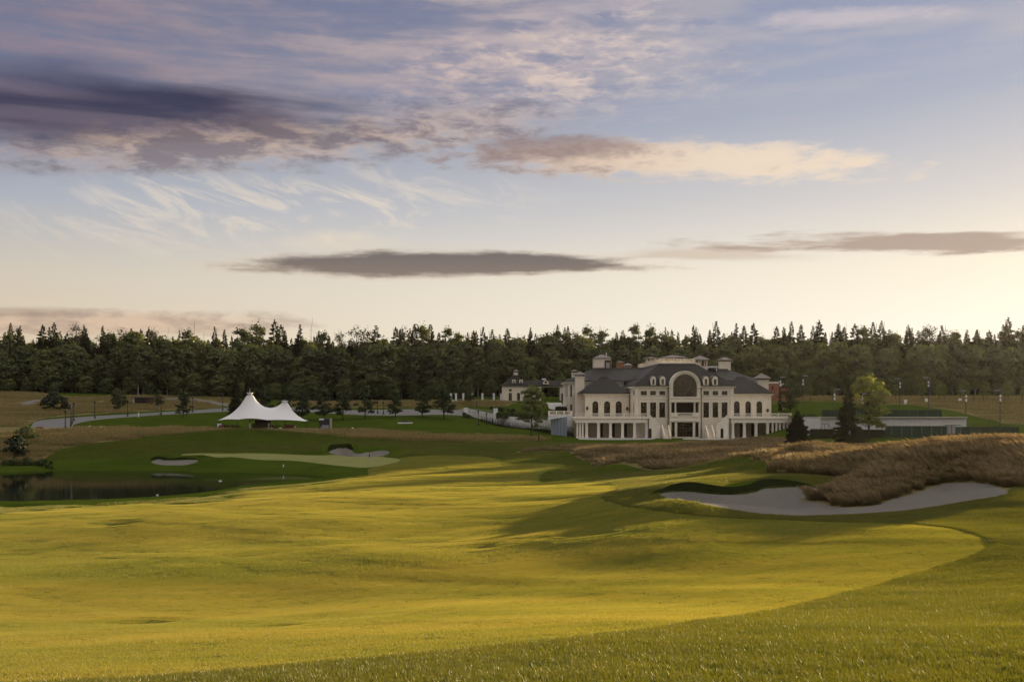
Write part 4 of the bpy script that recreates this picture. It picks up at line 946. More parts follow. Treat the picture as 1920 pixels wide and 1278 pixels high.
def scatter(name, P_, rot, scl, meshes, label=None, cat=None):
    n_ = len(P_); me = bpy.data.meshes.new(name); me.vertices.add(n_); me.vertices.foreach_set('co', np.asarray(P_, np.float32).reshape(-1))
    a = me.attributes.new('turn', 'FLOAT_VECTOR', 'POINT'); a.data.foreach_set('vector', np.asarray(rot, np.float32).reshape(-1))
    a = me.attributes.new('size', 'FLOAT_VECTOR', 'POINT'); s_ = np.asarray(scl, np.float32); s_ = np.repeat(s_[:,None], 3, 1) if s_.ndim == 1 else s_; a.data.foreach_set('vector', s_.reshape(-1))
    a = me.attributes.new('pick', 'INT', 'POINT'); a.data.foreach_set('value', np.random.default_rng(n_).integers(0, len(meshes), n_).astype(np.int32))
    me.update(); o = bpy.data.objects.new(name, me); COL.objects.link(o); o['kind'] = 'stuff'
    if label: o['label'] = label; o['category'] = cat
    ng = bpy.data.node_groups.new(name, 'GeometryNodeTree'); ng.interface.new_socket('Geometry', in_out='INPUT', socket_type='NodeSocketGeometry'); ng.interface.new_socket('Geometry', in_out='OUTPUT', socket_type='NodeSocketGeometry')
    gi, go = ng.nodes.new('NodeGroupInput'), ng.nodes.new('NodeGroupOutput'); L = ng.links.new
    iop = ng.nodes.new('GeometryNodeInstanceOnPoints'); jn = ng.nodes.new('GeometryNodeJoinGeometry')
    for m_ in reversed(meshes):
        so = bpy.data.objects.new(m_.name, m_)                # source shape, never linked to the scene
        oi = ng.nodes.new('GeometryNodeObjectInfo'); oi.inputs['Object'].default_value = so
        ti = ng.nodes.new('GeometryNodeGeometryToInstance'); L(oi.outputs['Geometry'], ti.inputs[0]); L(ti.outputs[0], jn.inputs[0])
    def na(nm, t):
        k = ng.nodes.new('GeometryNodeInputNamedAttribute'); k.data_type = t; k.inputs['Name'].default_value = nm
        return [q for q in k.outputs if q.enabled and q.name == 'Attribute'][0]
    e2r = ng.nodes.new('FunctionNodeEulerToRotation'); L(na('turn','FLOAT_VECTOR'), e2r.inputs[0])
    L(gi.outputs[0], iop.inputs['Points']); L(jn.outputs[0], iop.inputs['Instance']); iop.inputs['Pick Instance'].default_value = True
    L(na('pick','INT'), iop.inputs['Instance Index']); L(e2r.outputs[0], iop.inputs['Rotation']); L(na('size','FLOAT_VECTOR'), iop.inputs['Scale'])
    L(iop.outputs[0], go.inputs[0])
    md = o.modifiers.new('scatter', 'NODES'); md.node_group = ng
    return o
def blades(name, N, half, h, w, mat, lean=0.35, seed=0, wind=(0,0), bend=False, hvar=0.4, disc=True):
    g = np.random.default_rng(seed); x = g.uniform(-half, half, N); y = g.uniform(-half, half, N)
    if disc:
        k = g.uniform(0, 1, N)**0.5*half; a = g.uniform(0, 6.283, N); x, y = k*np.cos(a), k*np.sin(a)
    a = g.uniform(0, 6.283, N); H_ = h*(1 + hvar*g.uniform(-1, 1, N)); W_ = w*g.uniform(0.7, 1.3, N)
    la = g.uniform(0, 6.283, N); lm = np.abs(g.normal(0, lean, N))*H_
    tx, ty = lm*np.cos(la) + wind[0]*H_, lm*np.sin(la) + wind[1]*H_
    ux, uy = np.cos(a)*W_/2, np.sin(a)*W_/2; z0 = np.full(N, -0.02*h)
    if not bend:
        Q = np.stack([np.stack([x-ux, y-uy, z0],1), np.stack([x+ux, y+uy, z0],1), np.stack([x+tx, y+ty, H_],1)], 1)
        T = np.tile([0, 0, 1.0], (N,1))*g.uniform(0.2, 1.3, (N,1))
        return quad_mesh(name, Q, [mat], attr=('tip', T))
    # two-part stalk that arches over, plume at the end
    mx, my, mz = x+tx*0.38, y+ty*0.38, H_*0.62
    q1 = np.stack([np.stack([x-ux, y-uy, z0],1), np.stack([x+ux, y+uy, z0],1), np.stack([mx+ux*.7, my+uy*.7, mz],1), np.stack([mx-ux*.7, my-uy*.7, mz],1)], 1)
    q2 = np.stack([np.stack([mx-ux*.7, my-uy*.7, mz],1), np.stack([mx+ux*.7, my+uy*.7, mz],1), np.stack([x+tx*.8+ux*1.0, y+ty*.8+uy*1.0, H_*.92],1), np.stack([x+tx*1.1, y+ty*1.1, H_],1)], 1)
    tv = g.uniform(0.15, 1.35, (N,1)); T = np.concatenate([np.tile([0,0,.25,.25],(N,1))*tv, np.tile([.25,.25,.85,1.0],(N,1))*tv])
    return quad_mesh(name, np.concatenate([q1,q2]), [mat], attr=('tip', T))
def slopes(P_):
    e = 0.3; hx = (H(P_[:,0]+e, P_[:,1])-H(P_[:,0]-e, P_[:,1]))/(2*e); hy = (H(P_[:,0], P_[:,1]+e)-H(P_[:,0], P_[:,1]-e))/(2*e)
    return hx, hy
def wedge(step, y0, y1, jit=0.5, side=0.60, pad=4.0):
    out = []
    ys = np.arange(y0, y1, step)
    for y in ys:
        w = side*y+pad+(6.0 if y < 80 else 2.0); xs = np.arange(-w, w, step); out.append(np.stack([xs, np.full(len(xs), y)], 1))
    q = np.concatenate(out); return q + rng.uniform(-jit, jit, q.shape)*step
ZC = {}
def inz(nm, q, margin=0.0, far=8.0):
    return sdf(Zp[nm], q[:,0], q[:,1], far) < -margin
def lay(name, q, meshes, s0=0.85, s1=1.15, tilt=True, sink=0.0, spin=True, taper=None):
    z = H(q[:,0], q[:,1]); P_ = np.stack([q[:,0], q[:,1], z-sink], 1); hx, hy = slopes(P_); n_ = len(q)
    th = rng.uniform(0, 6.283, n_) if spin else rng.normal(0, 0.25, n_)
    if tilt:                                                 # lean the patch to the slope: rotation = Rx * Ry after its own spin
        M_list = np.zeros((n_,3))
        for i in range(n_):
            nrm = Vector((-hx[i], -hy[i], 1)).normalized(); qd = Vector((0,0,1)).rotation_difference(nrm)
            M_list[i] = (qd.to_matrix() @ Matrix.Rotation(th[i], 3, 'Z')).to_euler()
        rot = M_list
    else: rot = np.stack([np.zeros(n_), np.zeros(n_), th], 1)
    sz = rng.uniform(s0, s1, n_)
    if taper: sz = sz*(0.5 + 0.5*sstep(-sdf(Zp[taper], q[:,0], q[:,1], 8.0), 0.0, 2.4))
    return scatter(name, P_, rot, sz, meshes)

def not_sand(q, m=0.0):
    ok = np.ones(len(q), bool)
    for nm in ('bunker_big','bunker_left','bunker_mid','pond','road','path_right'): ok &= sdf(Zp[nm], q[:,0], q[:,1], 6.0) > m
    return ok
# rough in the foreground: long blades, thick on the ground
R1 = [blades('grass_tuft', 900, 0.30, 0.036, 0.0060, 'rough_blade', 0.6, 11+i) for i in range(3)]
q = wedge(0.30, 6.0, 34.0, 0.5, 0.58, 2.5)
dF = sdf(Zp['fairway_near'], q[:,0], q[:,1], 8.0); dM = sdf(Zp['mound'], q[:,0], q[:,1], 8.0)
q_r = q[(dF > 0.22) & (dM > 0.1) & not_sand(q, 0.28)]
lay('rough_grass', q_r, R1)
T1 = [blades('grass_tuft', 110, 0.09, 0.034, 0.0060, 'rough_blade', 0.5, 31+i) for i in range(3)]
qb = wedge(0.085, 6.0, 34.0, 0.5, 0.56, 1.5); dFb = sdf(Zp['fairway_near'], qb[:,0], qb[:,1], 1.0); dS = sdf(Zp['bunker_big'], qb[:,0], qb[:,1], 1.0)
sel = ((dFb > 0.03) & (dFb < 0.3) & (dS > 0.04)) | ((dS > 0.04) & (dS < 0.36) & (dFb > 0.03)); sel &= sdf(Zp['mound'], qb[:,0], qb[:,1], 1.0) > 0
lay('rough_edge_grass', qb[sel], T1)
R2 = [blades('grass_patch', 900, 0.75, 0.055, 0.014, 'rough_blade', 0.5, 41+i) for i in range(3)]
q = wedge(0.72, 33.0, 78.0, 0.5, 0.58, 3); dF = sdf(Zp['fairway_near'], q[:,0], q[:,1], 8.0); dM = sdf(Zp['mound'], q[:,0], q[:,1], 8.0); dH = sdf(Zp['hills'], q[:,0], q[:,1], 8.0)
lay('rough_grass', q[(dF > 0.6) & (dM > 0.2) & (dH > 0.3) & not_sand(q, 0.6)], R2)
qb = wedge(0.2, 34.0, 62.0, 0.5, 0.56, 1.5); dFb = sdf(Zp['fairway_near'], qb[:,0], qb[:,1], 1.5); dS = sdf(Zp['bunker_big'], qb[:,0], qb[:,1], 1.5)
T2 = [blades('grass_tuft', 90, 0.2, 0.07, 0.014, 'rough_blade', 0.5, 51+i) for i in range(2)]
sel = ((dFb > 0.06) & (dFb < 0.7) & (dS > 0.08)) | ((dS > 0.06) & (dS < 0.7) & (dFb > 0.06)); sel &= sdf(Zp['mound'], qb[:,0], qb[:,1], 1.0) > 0
lay('rough_edge_grass', qb[sel], T2)
R3 = [blades('grass_patch', 900, 1.9, 0.06, 0.040, 'rough_blade', 0.5, 45+i) for i in range(2)]
q = wedge(1.8, 78.0, 182.0, 0.5, 0.56, 4); sel = not_sand(q, 1.3) & (sdf(Zp['pond'], q[:,0], q[:,1], 9.0) > 7.5)
for nm, g_ in (('fairway_near',1.3),('hills',1.0),('mound',1.0),('strip_mid',1.2),('green',1.4),('meadow_left',1.2)): sel &= sdf(Zp[nm], q[:,0], q[:,1], 8.0) > g_
lay('rough_grass', q[sel], R3)
# fairway: short dense turf
F1 = [blades('turf_patch', 1900, 0.36, 0.012, 0.0048, 'fairway_blade', 0.45, 61+i) for i in range(3)]
q = wedge(0.36, 6.5, 26.0, 0.5, 0.58, 2.5); lay('fairway_grass', q[inz('fairway_near', q, 0.30)], F1)
F1e = [blades('turf_tuft', 160, 0.10, 0.012, 0.0048, 'fairway_blade', 0.45, 66+i) for i in range(2)]
q = wedge(0.10, 6.5, 36.0, 0.5, 0.56, 1.5); d_ = sdf(Zp['fairway_near'], q[:,0], q[:,1], 1.0); lay('fairway_edge_grass', q[(d_ < -0.08) & (d_ > -0.36)], F1e)
F2 = [blades('turf_patch', 1900, 0.8, 0.017, 0.010, 'fairway_blade', 0.45, 71+i) for i in range(3)]
q = wedge(0.8, 25.0, 66.0, 0.5, 0.58, 3); lay('fairway_grass', q[inz('fairway_near', q, 0.62)], F2)
F3 = [blades('turf_patch', 1200, 1.9, 0.028, 0.028, 'fairway_blade', 0.5, 81+i) for i in range(3)]
q = wedge(1.9, 64.0, 165.0, 0.5, 0.56, 4); d_ = sdf(Zp['green'], q[:,0], q[:,1], 8.0); lay('fairway_grass', q[inz('fairway_near', q, 1.2) & (d_ > 1.2)], F3)
# tall fescue on the mound by the bunker
def thin(q, nm, m): return q[inz(nm, q, m)]
K1 = [blades('fescue_clump', 300, 0.42, 0.74, 0.0075, 'fescue_blade', 0.22, 91+i, (-0.30,-0.12), True, 0.45) for i in range(4)]
q = wedge(0.34, 26.0, 52.0, 0.5, 0.58, 4); lay('fescue_grass', thin(q, 'mound', 0.10), K1, 0.65, 1.10, False, 0.02, False, 'mound')
K2 = [blades('fescue_clump', 340, 0.9, 0.80, 0.014, 'fescue_blade', 0.24, 95+i, (-0.30,-0.12), True, 0.45) for i in range(3)]
q = wedge(0.85, 52.0, 92.0, 0.5, 0.58, 4); lay('fescue_grass', thin(q, 'mound', 0.25), K2, 0.65, 1.10, False, 0.02, False)
q = wedge(0.80, 48.0, 92.0, 0.5, 0.58, 4); lay('fescue_grass', q[inz('hills', q, 0.3) & ~inz('mound', q, 0)], K2, 0.6, 1.15, False, 0.02, False, 'hills')
K3 = [blades('fescue_clump', 240, 1.5, 0.62, 0.05, 'fescue_blade', 0.25, 101+i, (-0.35,-0.12), True, 0.4) for i in range(3)]
q = wedge(1.35, 90.0, 205.0, 0.5, 0.56, 4); lay('fescue_grass', q[inz('hills', q, 0.5)], K3, 0.55, 1.15, False, 0.02, False, 'hills')
K4 = [blades('meadow_clump', 200, 1.9, 0.50, 0.08, 'meadow_blade', 0.3, 111+i, (-0.25,-0.1), True, 0.5) for i in range(3)]
q = wedge(1.7, 150.0, 212.0, 0.5, 0.56, 4); lay('meadow_grass', q[inz('strip_mid', q, 0.7) & not_sand(q, 0.6)], K4, 0.7, 1.2, False, 0.02, False)
K5 = [blades('meadow_clump', 190, 3.2, 0.42, 0.13, 'meadow_blade', 0.3, 121+i, (-0.25,-0.1), True, 0.6) for i in range(3)]
q = wedge(2.9, 200.0, 345.0, 0.5, 0.56, 4); m_ = inz('meadow_left', q, 1.2) | inz('meadow_right', q, 1.2) | inz('strip_far', q, 1.0)
for nm in ('bunker_far','path_left','path_far','road'): m_ &= sdf(Zp[nm], q[:,0], q[:,1], 8.0) > 1.2
lay('meadow_grass', q[m_], K5, 0.5, 1.1, False, 0.02, False)

# ------------------------------------------------------------------ trees
def card_mesh(name, C_, S_, mat, g, flat=0.0, nrm=None, aspect=0.7, soft=None):
    N = len(C_); a = g.normal(0, 1, (N,3)); 
    if nrm is not None: a = a*0.75 + nrm
    a[:,2] += flat; a /= np.linalg.norm(a, axis=1, keepdims=True); b = np.cross(a, g.normal(0, 1, (N,3))); b /= np.linalg.norm(b, axis=1, keepdims=True); c = np.cross(a, b)
    s_ = S_[:,None]; u, v = b*s_, c*s_*aspect
    Q = np.stack([C_-u, C_-v*0.8+u*0.1, C_+u, C_+v], 1)
    me = quad_mesh(name, Q, [mat])
    if soft is not None:
        q = soft/np.maximum(np.linalg.norm(soft, axis=1, keepdims=True), 1e-6) + 0.35*a*np.sign((a*soft).sum(1, keepdims=True)); q /= np.linalg.norm(q, axis=1, keepdims=True)
        me.shade_smooth(); me.normals_split_custom_set_from_vertices(np.repeat(q, 4, 0).tolist())
    return me
def trunk_mesh(name, Ht, r, g, mat, limbs=(), wob=0.02):
    mb = MB(); p = Vector((0,0,-0.3)); ax, ay = g.normal(0, wob, 2)
    k = 6; pts_ = [Vector((ax*Ht*(i/k)**2 + g.normal(0, 0.004)*Ht, ay*Ht*(i/k)**2 + g.normal(0, 0.004)*Ht, -0.3 + (Ht+0.3)*i/k)) for i in range(k+1)]
    for i in range(k): mb.tube(pts_[i], pts_[i+1], r*(1-i/k*0.9)+0.01, r*(1-(i+1)/k*0.9)+0.01, 6)
    for a, b, rr in limbs: mb.tube(a, b, rr, rr*0.35, 5)
    me = bpy.data.meshes.new(name); me.from_pydata(mb.v, [], mb.f); me.materials.append(MATS[mat]); return me
def broadleaf(seed, Ht, Rw, base=0.2, clumps=34, per=95, card=0.42, mat='broadleaf', bark='pale_bark', shape='oval', gap=0.15, fork=0, lo=0.12, hi=0.2):
    g = np.random.default_rng(seed); cb = Ht*base; ch = Ht-cb; cen, nrm, limbs = [], [], []
    CC = []
    for i in range(clumps):
        t = g.uniform(0.0, 0.96)**0.9
        prof = {'oval': math.sin(math.pi*min(0.97, 0.16+0.80*t))**0.75, 'cone': (1-t)**0.75*min(1, 0.45+t*3.5), 'dome': math.sqrt(max(0.02, 1-(t*0.97)**2))*min(1, 0.65+t*1.4)}[shape]
        a = g.uniform(0, 6.283); rr = Rw*prof*g.uniform(0.30, 0.92)
        c = np.array([rr*math.cos(a), rr*math.sin(a), cb+ch*(0.05+0.90*t)]); cr = g.uniform(lo, hi)*min(ch, Rw*2.4)
        CC.append((c, cr))
        n_ = int(per*g.uniform(0.6, 1.3)); d = g.normal(0, 1, (n_,3)); d /= np.linalg.norm(d, axis=1, keepdims=True); d[:,2] = np.abs(d[:,2])*1.0 - 0.35*g.uniform(0, 1, n_)
        rad = cr*g.uniform(0.35, 1.12, n_)[:,None]; cen.append(c + d*rad*np.array([1.1,1.1,0.9])); nrm.append(d)
        if i % 3 == 0:
            z0 = cb*0.75 + (c[2]-cb*0.75)*0.45; limbs.append(((0,0,z0), tuple(c), 0.018*Ht*0.28))
    cen.append(np.array([[0, 0, Ht*g.uniform(0.9, 1.0)] for _ in range(30)]) + g.normal(0, 0.03*Ht, (30,3))); nrm.append(g.normal(0,1,(30,3)))
    cen = np.concatenate(cen); nrm = np.concatenate(nrm); keep = cen[:,2] > cb*0.8
    crown = card_mesh('crown', cen[keep], card*g.uniform(0.6, 1.25, keep.sum()), mat, g, 0.2, nrm[keep], soft=nrm[keep] + 0.9*(cen[keep]-np.array([0,0,cb+ch*0.42]))/np.array([Rw,Rw,ch*0.5]))
    return trunk_mesh('trunk', Ht*0.9, 0.013*Ht+0.03, g, bark, limbs), crown
def spruce(seed, Ht, Rw, base=0.05, levels=34, mat='spruce_needle', droop=0.35, dens=10, ragged=0.25, wmul=1.0):
    g = np.random.default_rng(seed); Qs = []
    for l in range(levels):
        t = base + (0.985-base)*(l/(levels-1)); z = Ht*t; L0 = Rw*(1-t)**0.72/(1-base)**0.72 + 0.02*Ht*(1-t) + 0.16
        nb = max(5, int(dens*(0.55+0.6*(1-t))))
        for b in range(nb):
            a = 6.283*b/nb + g.uniform(0, 6.283) ; L = L0*g.uniform(1-ragged*1.6, 1+ragged*0.6); d = np.array([math.cos(a), math.sin(a), 0]); sd = np.array([-d[1], d[0], 0])
            w = L*0.30*wmul + 0.05*Rw; dr = droop*L*g.uniform(0.6, 1.3); up = 0.10*L
            p0 = np.array([0,0,z]); p1 = p0 + d*L*0.5 + np.array([0,0,up*0.3-dr*0.35]); p2 = p0 + d*L + np.array([0,0,up-dr])
            hang = np.array([0,0,-0.13*L-0.015*Ht])
            Qs.append([p0-sd*w*0.25, p1-sd*w, p1+sd*w+hang*0.2, p0+sd*w*0.25]); Qs.append([p1-sd*w, p2-sd*w*0.12, p2+sd*w*0.12, p1+sd*w])
            Qs.append([p0+d*L*0.25, p1, p1+hang*1.4+sd*w*0.5, p0+d*L*0.25+hang]); Qs.append([p1, p2, p2+hang*0.5, p1+hang*1.4-sd*w*0.4])
    Qs.append([[-.06*Rw,0,Ht*.93],[.06*Rw,0,Ht*.93],[.012,0,Ht],[-.012,0,Ht]])
    return trunk_mesh('trunk', Ht*0.97, 0.010*Ht+0.03, g, 'bark'), quad_mesh('crown', np.array(Qs), [mat])
def snag(seed, Ht):
    g = np.random.default_rng(seed); tr_ = trunk_mesh('trunk', Ht, 0.14, g, 'dead_wood'); mb = MB()
    for i in range(26):
        z = Ht*g.uniform(0.35, 0.98); a = g.uniform(0, 6.283); L = g.uniform(0.4, 1.5)*(1.25-z/Ht); mb.tube((0,0,z), (L*math.cos(a), L*math.sin(a), z+g.uniform(-0.3,0.3)), 0.05, 0.02, 4)
    me = bpy.data.meshes.new('branches'); me.from_pydata(mb.v, [], mb.f); me.materials.append(MATS['dead_wood']); return tr_, me
UN = {}
def proto(key, fn): UN[key] = fn
proto('oval', [broadleaf(201+i, 20, (4.4,3.9,4.8,3.6)[i], 0.10, 60, 95, 0.44, 'broadleaf', 'pale_bark', 'oval', lo=0.12, hi=0.21) for i in range(4)])
proto('pale', [broadleaf(221+i, 14, (4.4,3.8,4.8,4.2)[i], 0.03, 60, 95, 0.38, 'broadleaf_pale', 'pale_bark', ('dome','oval')[i%2], lo=0.12, hi=0.2) for i in range(4)])
proto('wispy', [broadleaf(241+i, 24, 3.6, 0.34, 52, 60, 0.36, 'broadleaf', 'pale_bark', 'oval', lo=0.10, hi=0.17) for i in range(3)])
proto('bare', [broadleaf(261+i, 24, 3.2, 0.5, 22, 26, 0.26, 'bark_twig', 'bark', 'oval', lo=0.14, hi=0.22) for i in range(2)])
proto('spruce', [spruce(281+i, 26, (3.4, 2.7, 4.1, 3.0)[i], (0.06, 0.1, 0.05, 0.2)[i], 36) for i in range(4)])
proto('snag', [snag(301+i, 24) for i in range(2)])
PH = {'oval':20, 'pale':14, 'wispy':24, 'bare':24, 'spruce':26, 'snag':24}
ROOTS = {}
TREE_N = {'oval':'broadleaf_tree','pale':'broadleaf_tree','wispy':'birch_tree','bare':'bare_tree','spruce':'spruce_tree','snag':'dead_tree'}
def plant(kind, x, y, z, h, label, group=None, wid=1.0, var=None, name=None, cat='tree'):
    v = random.randrange(len(UN[kind])) if var is None else var; key = (kind, v); s_ = h/PH[kind]
    tm, cm = UN[kind][v]
    t = thing(name or TREE_N.get(kind, 'pine_tree' if kind == 'pine' else 'broadleaf_tree'), label, cat, (x, y, z), random.uniform(0, 6.283), group); t.scale = (s_*wid, s_*wid, s_)
    part('trunk', tm, t); part('branches' if kind == 'snag' else 'crown', cm, t); return t
WHERE = ((300,'behind the left meadow'),(440,'left of the white tent'),(660,'behind the white tent'),(845,'behind the young pines'),(1000,'behind the gatehouse fence'),(1115,'left of the mansion roofs'),(1290,'behind the left mansion half'),(1480,'behind the right mansion half'),(1660,'behind the tennis court fences'),(3000,'behind the right meadow'))
def where(px): return next(w for x, w in WHERE if px < x)
KIND_L = {'oval':('round green broadleaf','in the forest'),'pale':('low bushy pale tree','at the forest foot'),'wispy':('tall thin-crowned birch','in the forest'),'bare':('leafless twiggy treetop','above the forest'),'spruce':('pointed dark spruce','in the forest'),'snag':('bare dead trunk','above the forest')}
KIND_G = {'oval':'broadleaf trees','pale':'bushy trees','wispy':'birches','bare':'leafless trees','spruce':'spruces','snag':'dead trunks'}
ORD = 'first second third fourth fifth sixth seventh eighth ninth tenth eleventh twelfth thirteenth fourteenth fifteenth sixteenth seventeenth eighteenth nineteenth twentieth'.split() + ['twenty-' + w for w in 'first second third fourth fifth sixth seventh eighth ninth'.split()] + ['thirtieth'] + ['thirty-' + w for w in 'first second third fourth fifth'.split()]
FOREST = {}
def forest_tree(kind, px, ytop, Y, wid=1.0):
    x = X_(px, Y); z = gz(x, Y); h = Z_(ytop, Y)-z
    FOREST.setdefault((kind, where(px)), []).append((px, plant(kind, x, Y, z, h, '', 'forest ' + KIND_G[kind] + ' ' + where(px), wid)))
SK = {'spruce':[(80,607),(93,611),(126,621),(162,614),(246,614),(257,621),(405,626),(515,597),(527,607),(562,606),(617,629),(705,608),(742,611),(777,606),(807,606),(823,622),(888,618),(906,611),(923,616),(951,614),(995,619),(1168,617),(1312,624),(1343,600),(1380,604),(1395,609),(1413,604),(1456,610),(1470,611),(1484,601),(1502,607),(1536,598),(1572,605),(1583,611),(1603,605),(1637,602),(1653,599),(1668,616),(1705,613),(1722,618),(1766,608),(1814,616),(1832,616),(1855,617),(1875,620),(1893,615),(40,640),(180,640),(300,640),(355,636),(470,640),(655,636),(850,632),(1130,640),(1250,636),(1440,636),(1545,640),(1690,640),(1795,634)],
      'wispy':[(12,624),(60,640),(350,616),(452,613),(484,604),(605,620),(790,607),(838,612),(860,622),(975,630),(1043,618),(1062,622),(1103,610),(1130,617),(1190,606),(1221,609),(1238,622),(1620,611),(1676,624),(1790,620),(1912,617),(1290,628),(1360,630),(1425,628),(330,634),(720,632),(760,634)],
      'bare':[(141,606),(197,622),(288,615),(640,620),(668,609),(684,614),(757,610),(230,613),(1075,618),(1740,608),(1749,610),(1780,618)],
      'snag':[(220,616),(316,612),(364,601),(382,623),(582,595),(1587,603)]}
for kind, L_ in SK.items():
    for px, yt in L_: forest_tree(kind, px, yt, 362 + random.uniform(-6, 14) if kind in ('spruce','wispy') else 372 + random.uniform(0, 8), {'spruce': 1.4, 'wispy': 1.05}.get(kind, 1.1)*random.uniform(0.9, 1.2))
def front_y(px): return 338 if px > 1100 else 346
for i in range(104):                                          # forest edge, tree by tree
    px = -40 + i*19.4 + random.uniform(-6, 6)
    if 1003 < px < 1026: continue
    right = px > 1330
    k = random.choice(('oval','oval','pale')) if not right else random.choice(('oval','pale','pale'))
    yt = random.uniform(640, 682) if right else random.uniform(642, 676)
    forest_tree(k, px, yt, front_y(px) + random.uniform(0, 9), random.uniform(0.9, 1.2))
for i in range(46):
    px = -30 + i*43.5 + random.uniform(-12, 12)
    if 995 < px < 1034: continue
    forest_tree(random.choice(('spruce','spruce','oval')), px, random.uniform(634, 656), 354+random.uniform(-3, 4), random.uniform(0.9, 1.2))
for i in range(44):                                           # undergrowth along the forest foot
    px = -30 + i*45 + random.uniform(-14, 14)
    if 1230 < px < 1330: continue
    forest_tree('pale', px, random.uniform(700, 718), front_y(px)-random.uniform(0, 3), 1.4)
for (k, w), L_ in FOREST.items():
    L_.sort(key=lambda t: t[0]); a_, b_ = KIND_L[k]
    for i, (px, t) in enumerate(L_): t['label'] = (f'{a_} {b_} {w}' if len(L_) == 1 else f'{ORD[i]} {a_} from left {b_} {w}')
# depth of the wood behind, and its continuation beyond the frame, as one mass
def joined(tm, cm, nm):
    me = bpy.data.meshes.new(nm); bm = bmesh.new()
    bm.from_mesh(tm); nt_ = len(bm.faces); bm.from_mesh(cm); bm.faces.ensure_lookup_table()
    for i, f in enumerate(bm.faces): f.material_index = 0 if i < nt_ else 1
    bm.to_mesh(me); bm.free(); me.materials.append(tm.materials[0]); me.materials.append(cm.materials[0]); return me
FP, FS, FM = [], [], []
def wood(kinds, xs, name):
    ms = [joined(*UN[k][v], 'wood_tree') for k, v in kinds]
    P_ = np.array([(x, y, gz(x, y)-0.2) for x, y, h in xs]); s_ = np.array([(h/PH[kinds[0][0]]*random.uniform(1.0,1.25),)*2 + (h/PH[kinds[0][0]],) for x, y, h in xs])
    return scatter(name, P_, np.stack([np.zeros(len(xs)), np.zeros(len(xs)), rng.uniform(0, 6.28, len(xs))], 1), s_, ms)
def gap_at(x, y): return abs(x/y*F+CX-1014) < 9
sx, ox = [], []
for y in np.arange(364, 440, 9.0):
    for x in np.arange(-0.62*y-40, 0.60*y+70, 7.5):
        xx, yy = x+random.uniform(-3, 3), y+random.uniform(-3, 3)
        if gap_at(xx, yy): continue
        if random.random() < 0.6: sx.append((xx, yy, random.uniform(18.5, 27)))
        else: ox.append((xx, yy, random.uniform(18.5, 23.0)))
for x in np.arange(188, 470, 6.5):                            # beyond the right edge of the frame
    for k in range(4):
        xx, yy = x+random.uniform(-3, 3), 352 + k*9 + max(0, x-215)*0.15 + random.uniform(-3, 3)
        (sx if random.random() < 0.6 else ox).append((xx, yy, random.uniform(14, 18) if 200 < xx < 238 else random.uniform(25, 33)))
e_s, e_d = np.array([math.cos(R(SUN_AZ)), -math.sin(R(SUN_AZ))]), np.array([math.sin(R(SUN_AZ)), math.cos(R(SUN_AZ))])
grove = []
for s_ in np.arange(-18.0, 62.0, 3.4):                        # a grove just outside the frame on the right, between the bunker and the sun
    for k in range(2):
        d_ = 172 + k*7.0 + random.uniform(-2, 2); p_ = e_s*(s_+random.uniform(-1.0, 1.0)) + e_d*d_
        top_ = 17.5 + 1.2*sstep(s_, -19, -4) + (d_-176)*math.tan(R(SUN_EL)) + random.uniform(-1.2, 0.3); grove.append((p_[0], p_[1], (top_-gz(*p_))*0.90))
for x in np.arange(-430, -215, 8.0):
    for k in range(3): sx.append((x+random.uniform(-3, 3), 345 + k*9 + random.uniform(-3, 3), random.uniform(18, 24)))
wood([('spruce',0),('spruce',1),('spruce',2),('spruce',3)], sx, 'forest')
wood([('oval',0),('oval',1),('oval',2),('oval',3)], ox, 'forest')
wood([('oval',0),('oval',1),('oval',2)], grove, 'grove')
# ------------------------------------------------------------------ gatehouse, garden walls, fence
GL = lambda x, y: (920 + x/7.9875, 680 + y/7.9875)
YG = 300.0
gx = lambda x: X_(920 + x/7.9875, YG); gzv = lambda y: Z_(680 + y/7.9875, YG)
gb = gz(gx(350), YG)
gh = thing('gatehouse', 'small cream gatehouse with steep slate roof, chimney and two dormers, its archway wing running right', 'gatehouse', (gx(350), YG, gb))
z0 = gzv(575); ze = gzv(345); x0, x1 = gx(168), gx(500)
mb = MB(); hs = [(gx(270), gx(318), gzv(565), gzv(450), False), (gx(275), gx(315), gzv(428), gzv(392), False), (gx(395), gx(440), gzv(565), gzv(450), False)]
wall_holes(mb, x0, x1, z0-1.5, ze, YG, hs, 0.25); mb.poly([(x0,YG,z0-1.5),(x0,YG+9,z0-1.5),(x0,YG+9,ze),(x0,YG,ze)]); mb.poly([(x1,YG,z0-1.5),(x1,YG+9,z0-1.5),(x1,YG+9,ze),(x1,YG,ze)]); mb.build('wall', 'limestone', gh)
for h in hs: window(gh, *h, YG, 2, 3, 0.07, 0.25)
rf = MB(); hip(rf, x0-0.5, x1+0.5, YG-0.5, YG+9.5, ze+0.1, gx(345), gx(412), YG+4.0, YG+5.2, gzv(200)+0.4); rf.build('roof', 'slate', gh)
chimney(gh, gx(345), gx(408), YG+4.0, YG+5.3, gzv(230), gzv(140), 0.2, 0.5)
for a, b in ((322,372),(430,480)):
    d = MB(); yd = YG+0.6; d.box(gx(a), gx(b), yd, yd+2.5, gzv(310), gzv(252)); do = d.build('dormer', 'limestone_trim', gh)
    MB().box(gx(a+14), gx(b-14), yd-0.03, yd-0.004, gzv(302), gzv(264)).build('dormer_window', 'window_glass', do)
mb = MB()
x2, x3, x4 = gx(752), gx(1040), gx(1170)
mb.box(x1+0.003, x2, YG+1, YG+6, z0-1.5, ze-0.1); mb.build('wing_wall', 'limestone', gh)
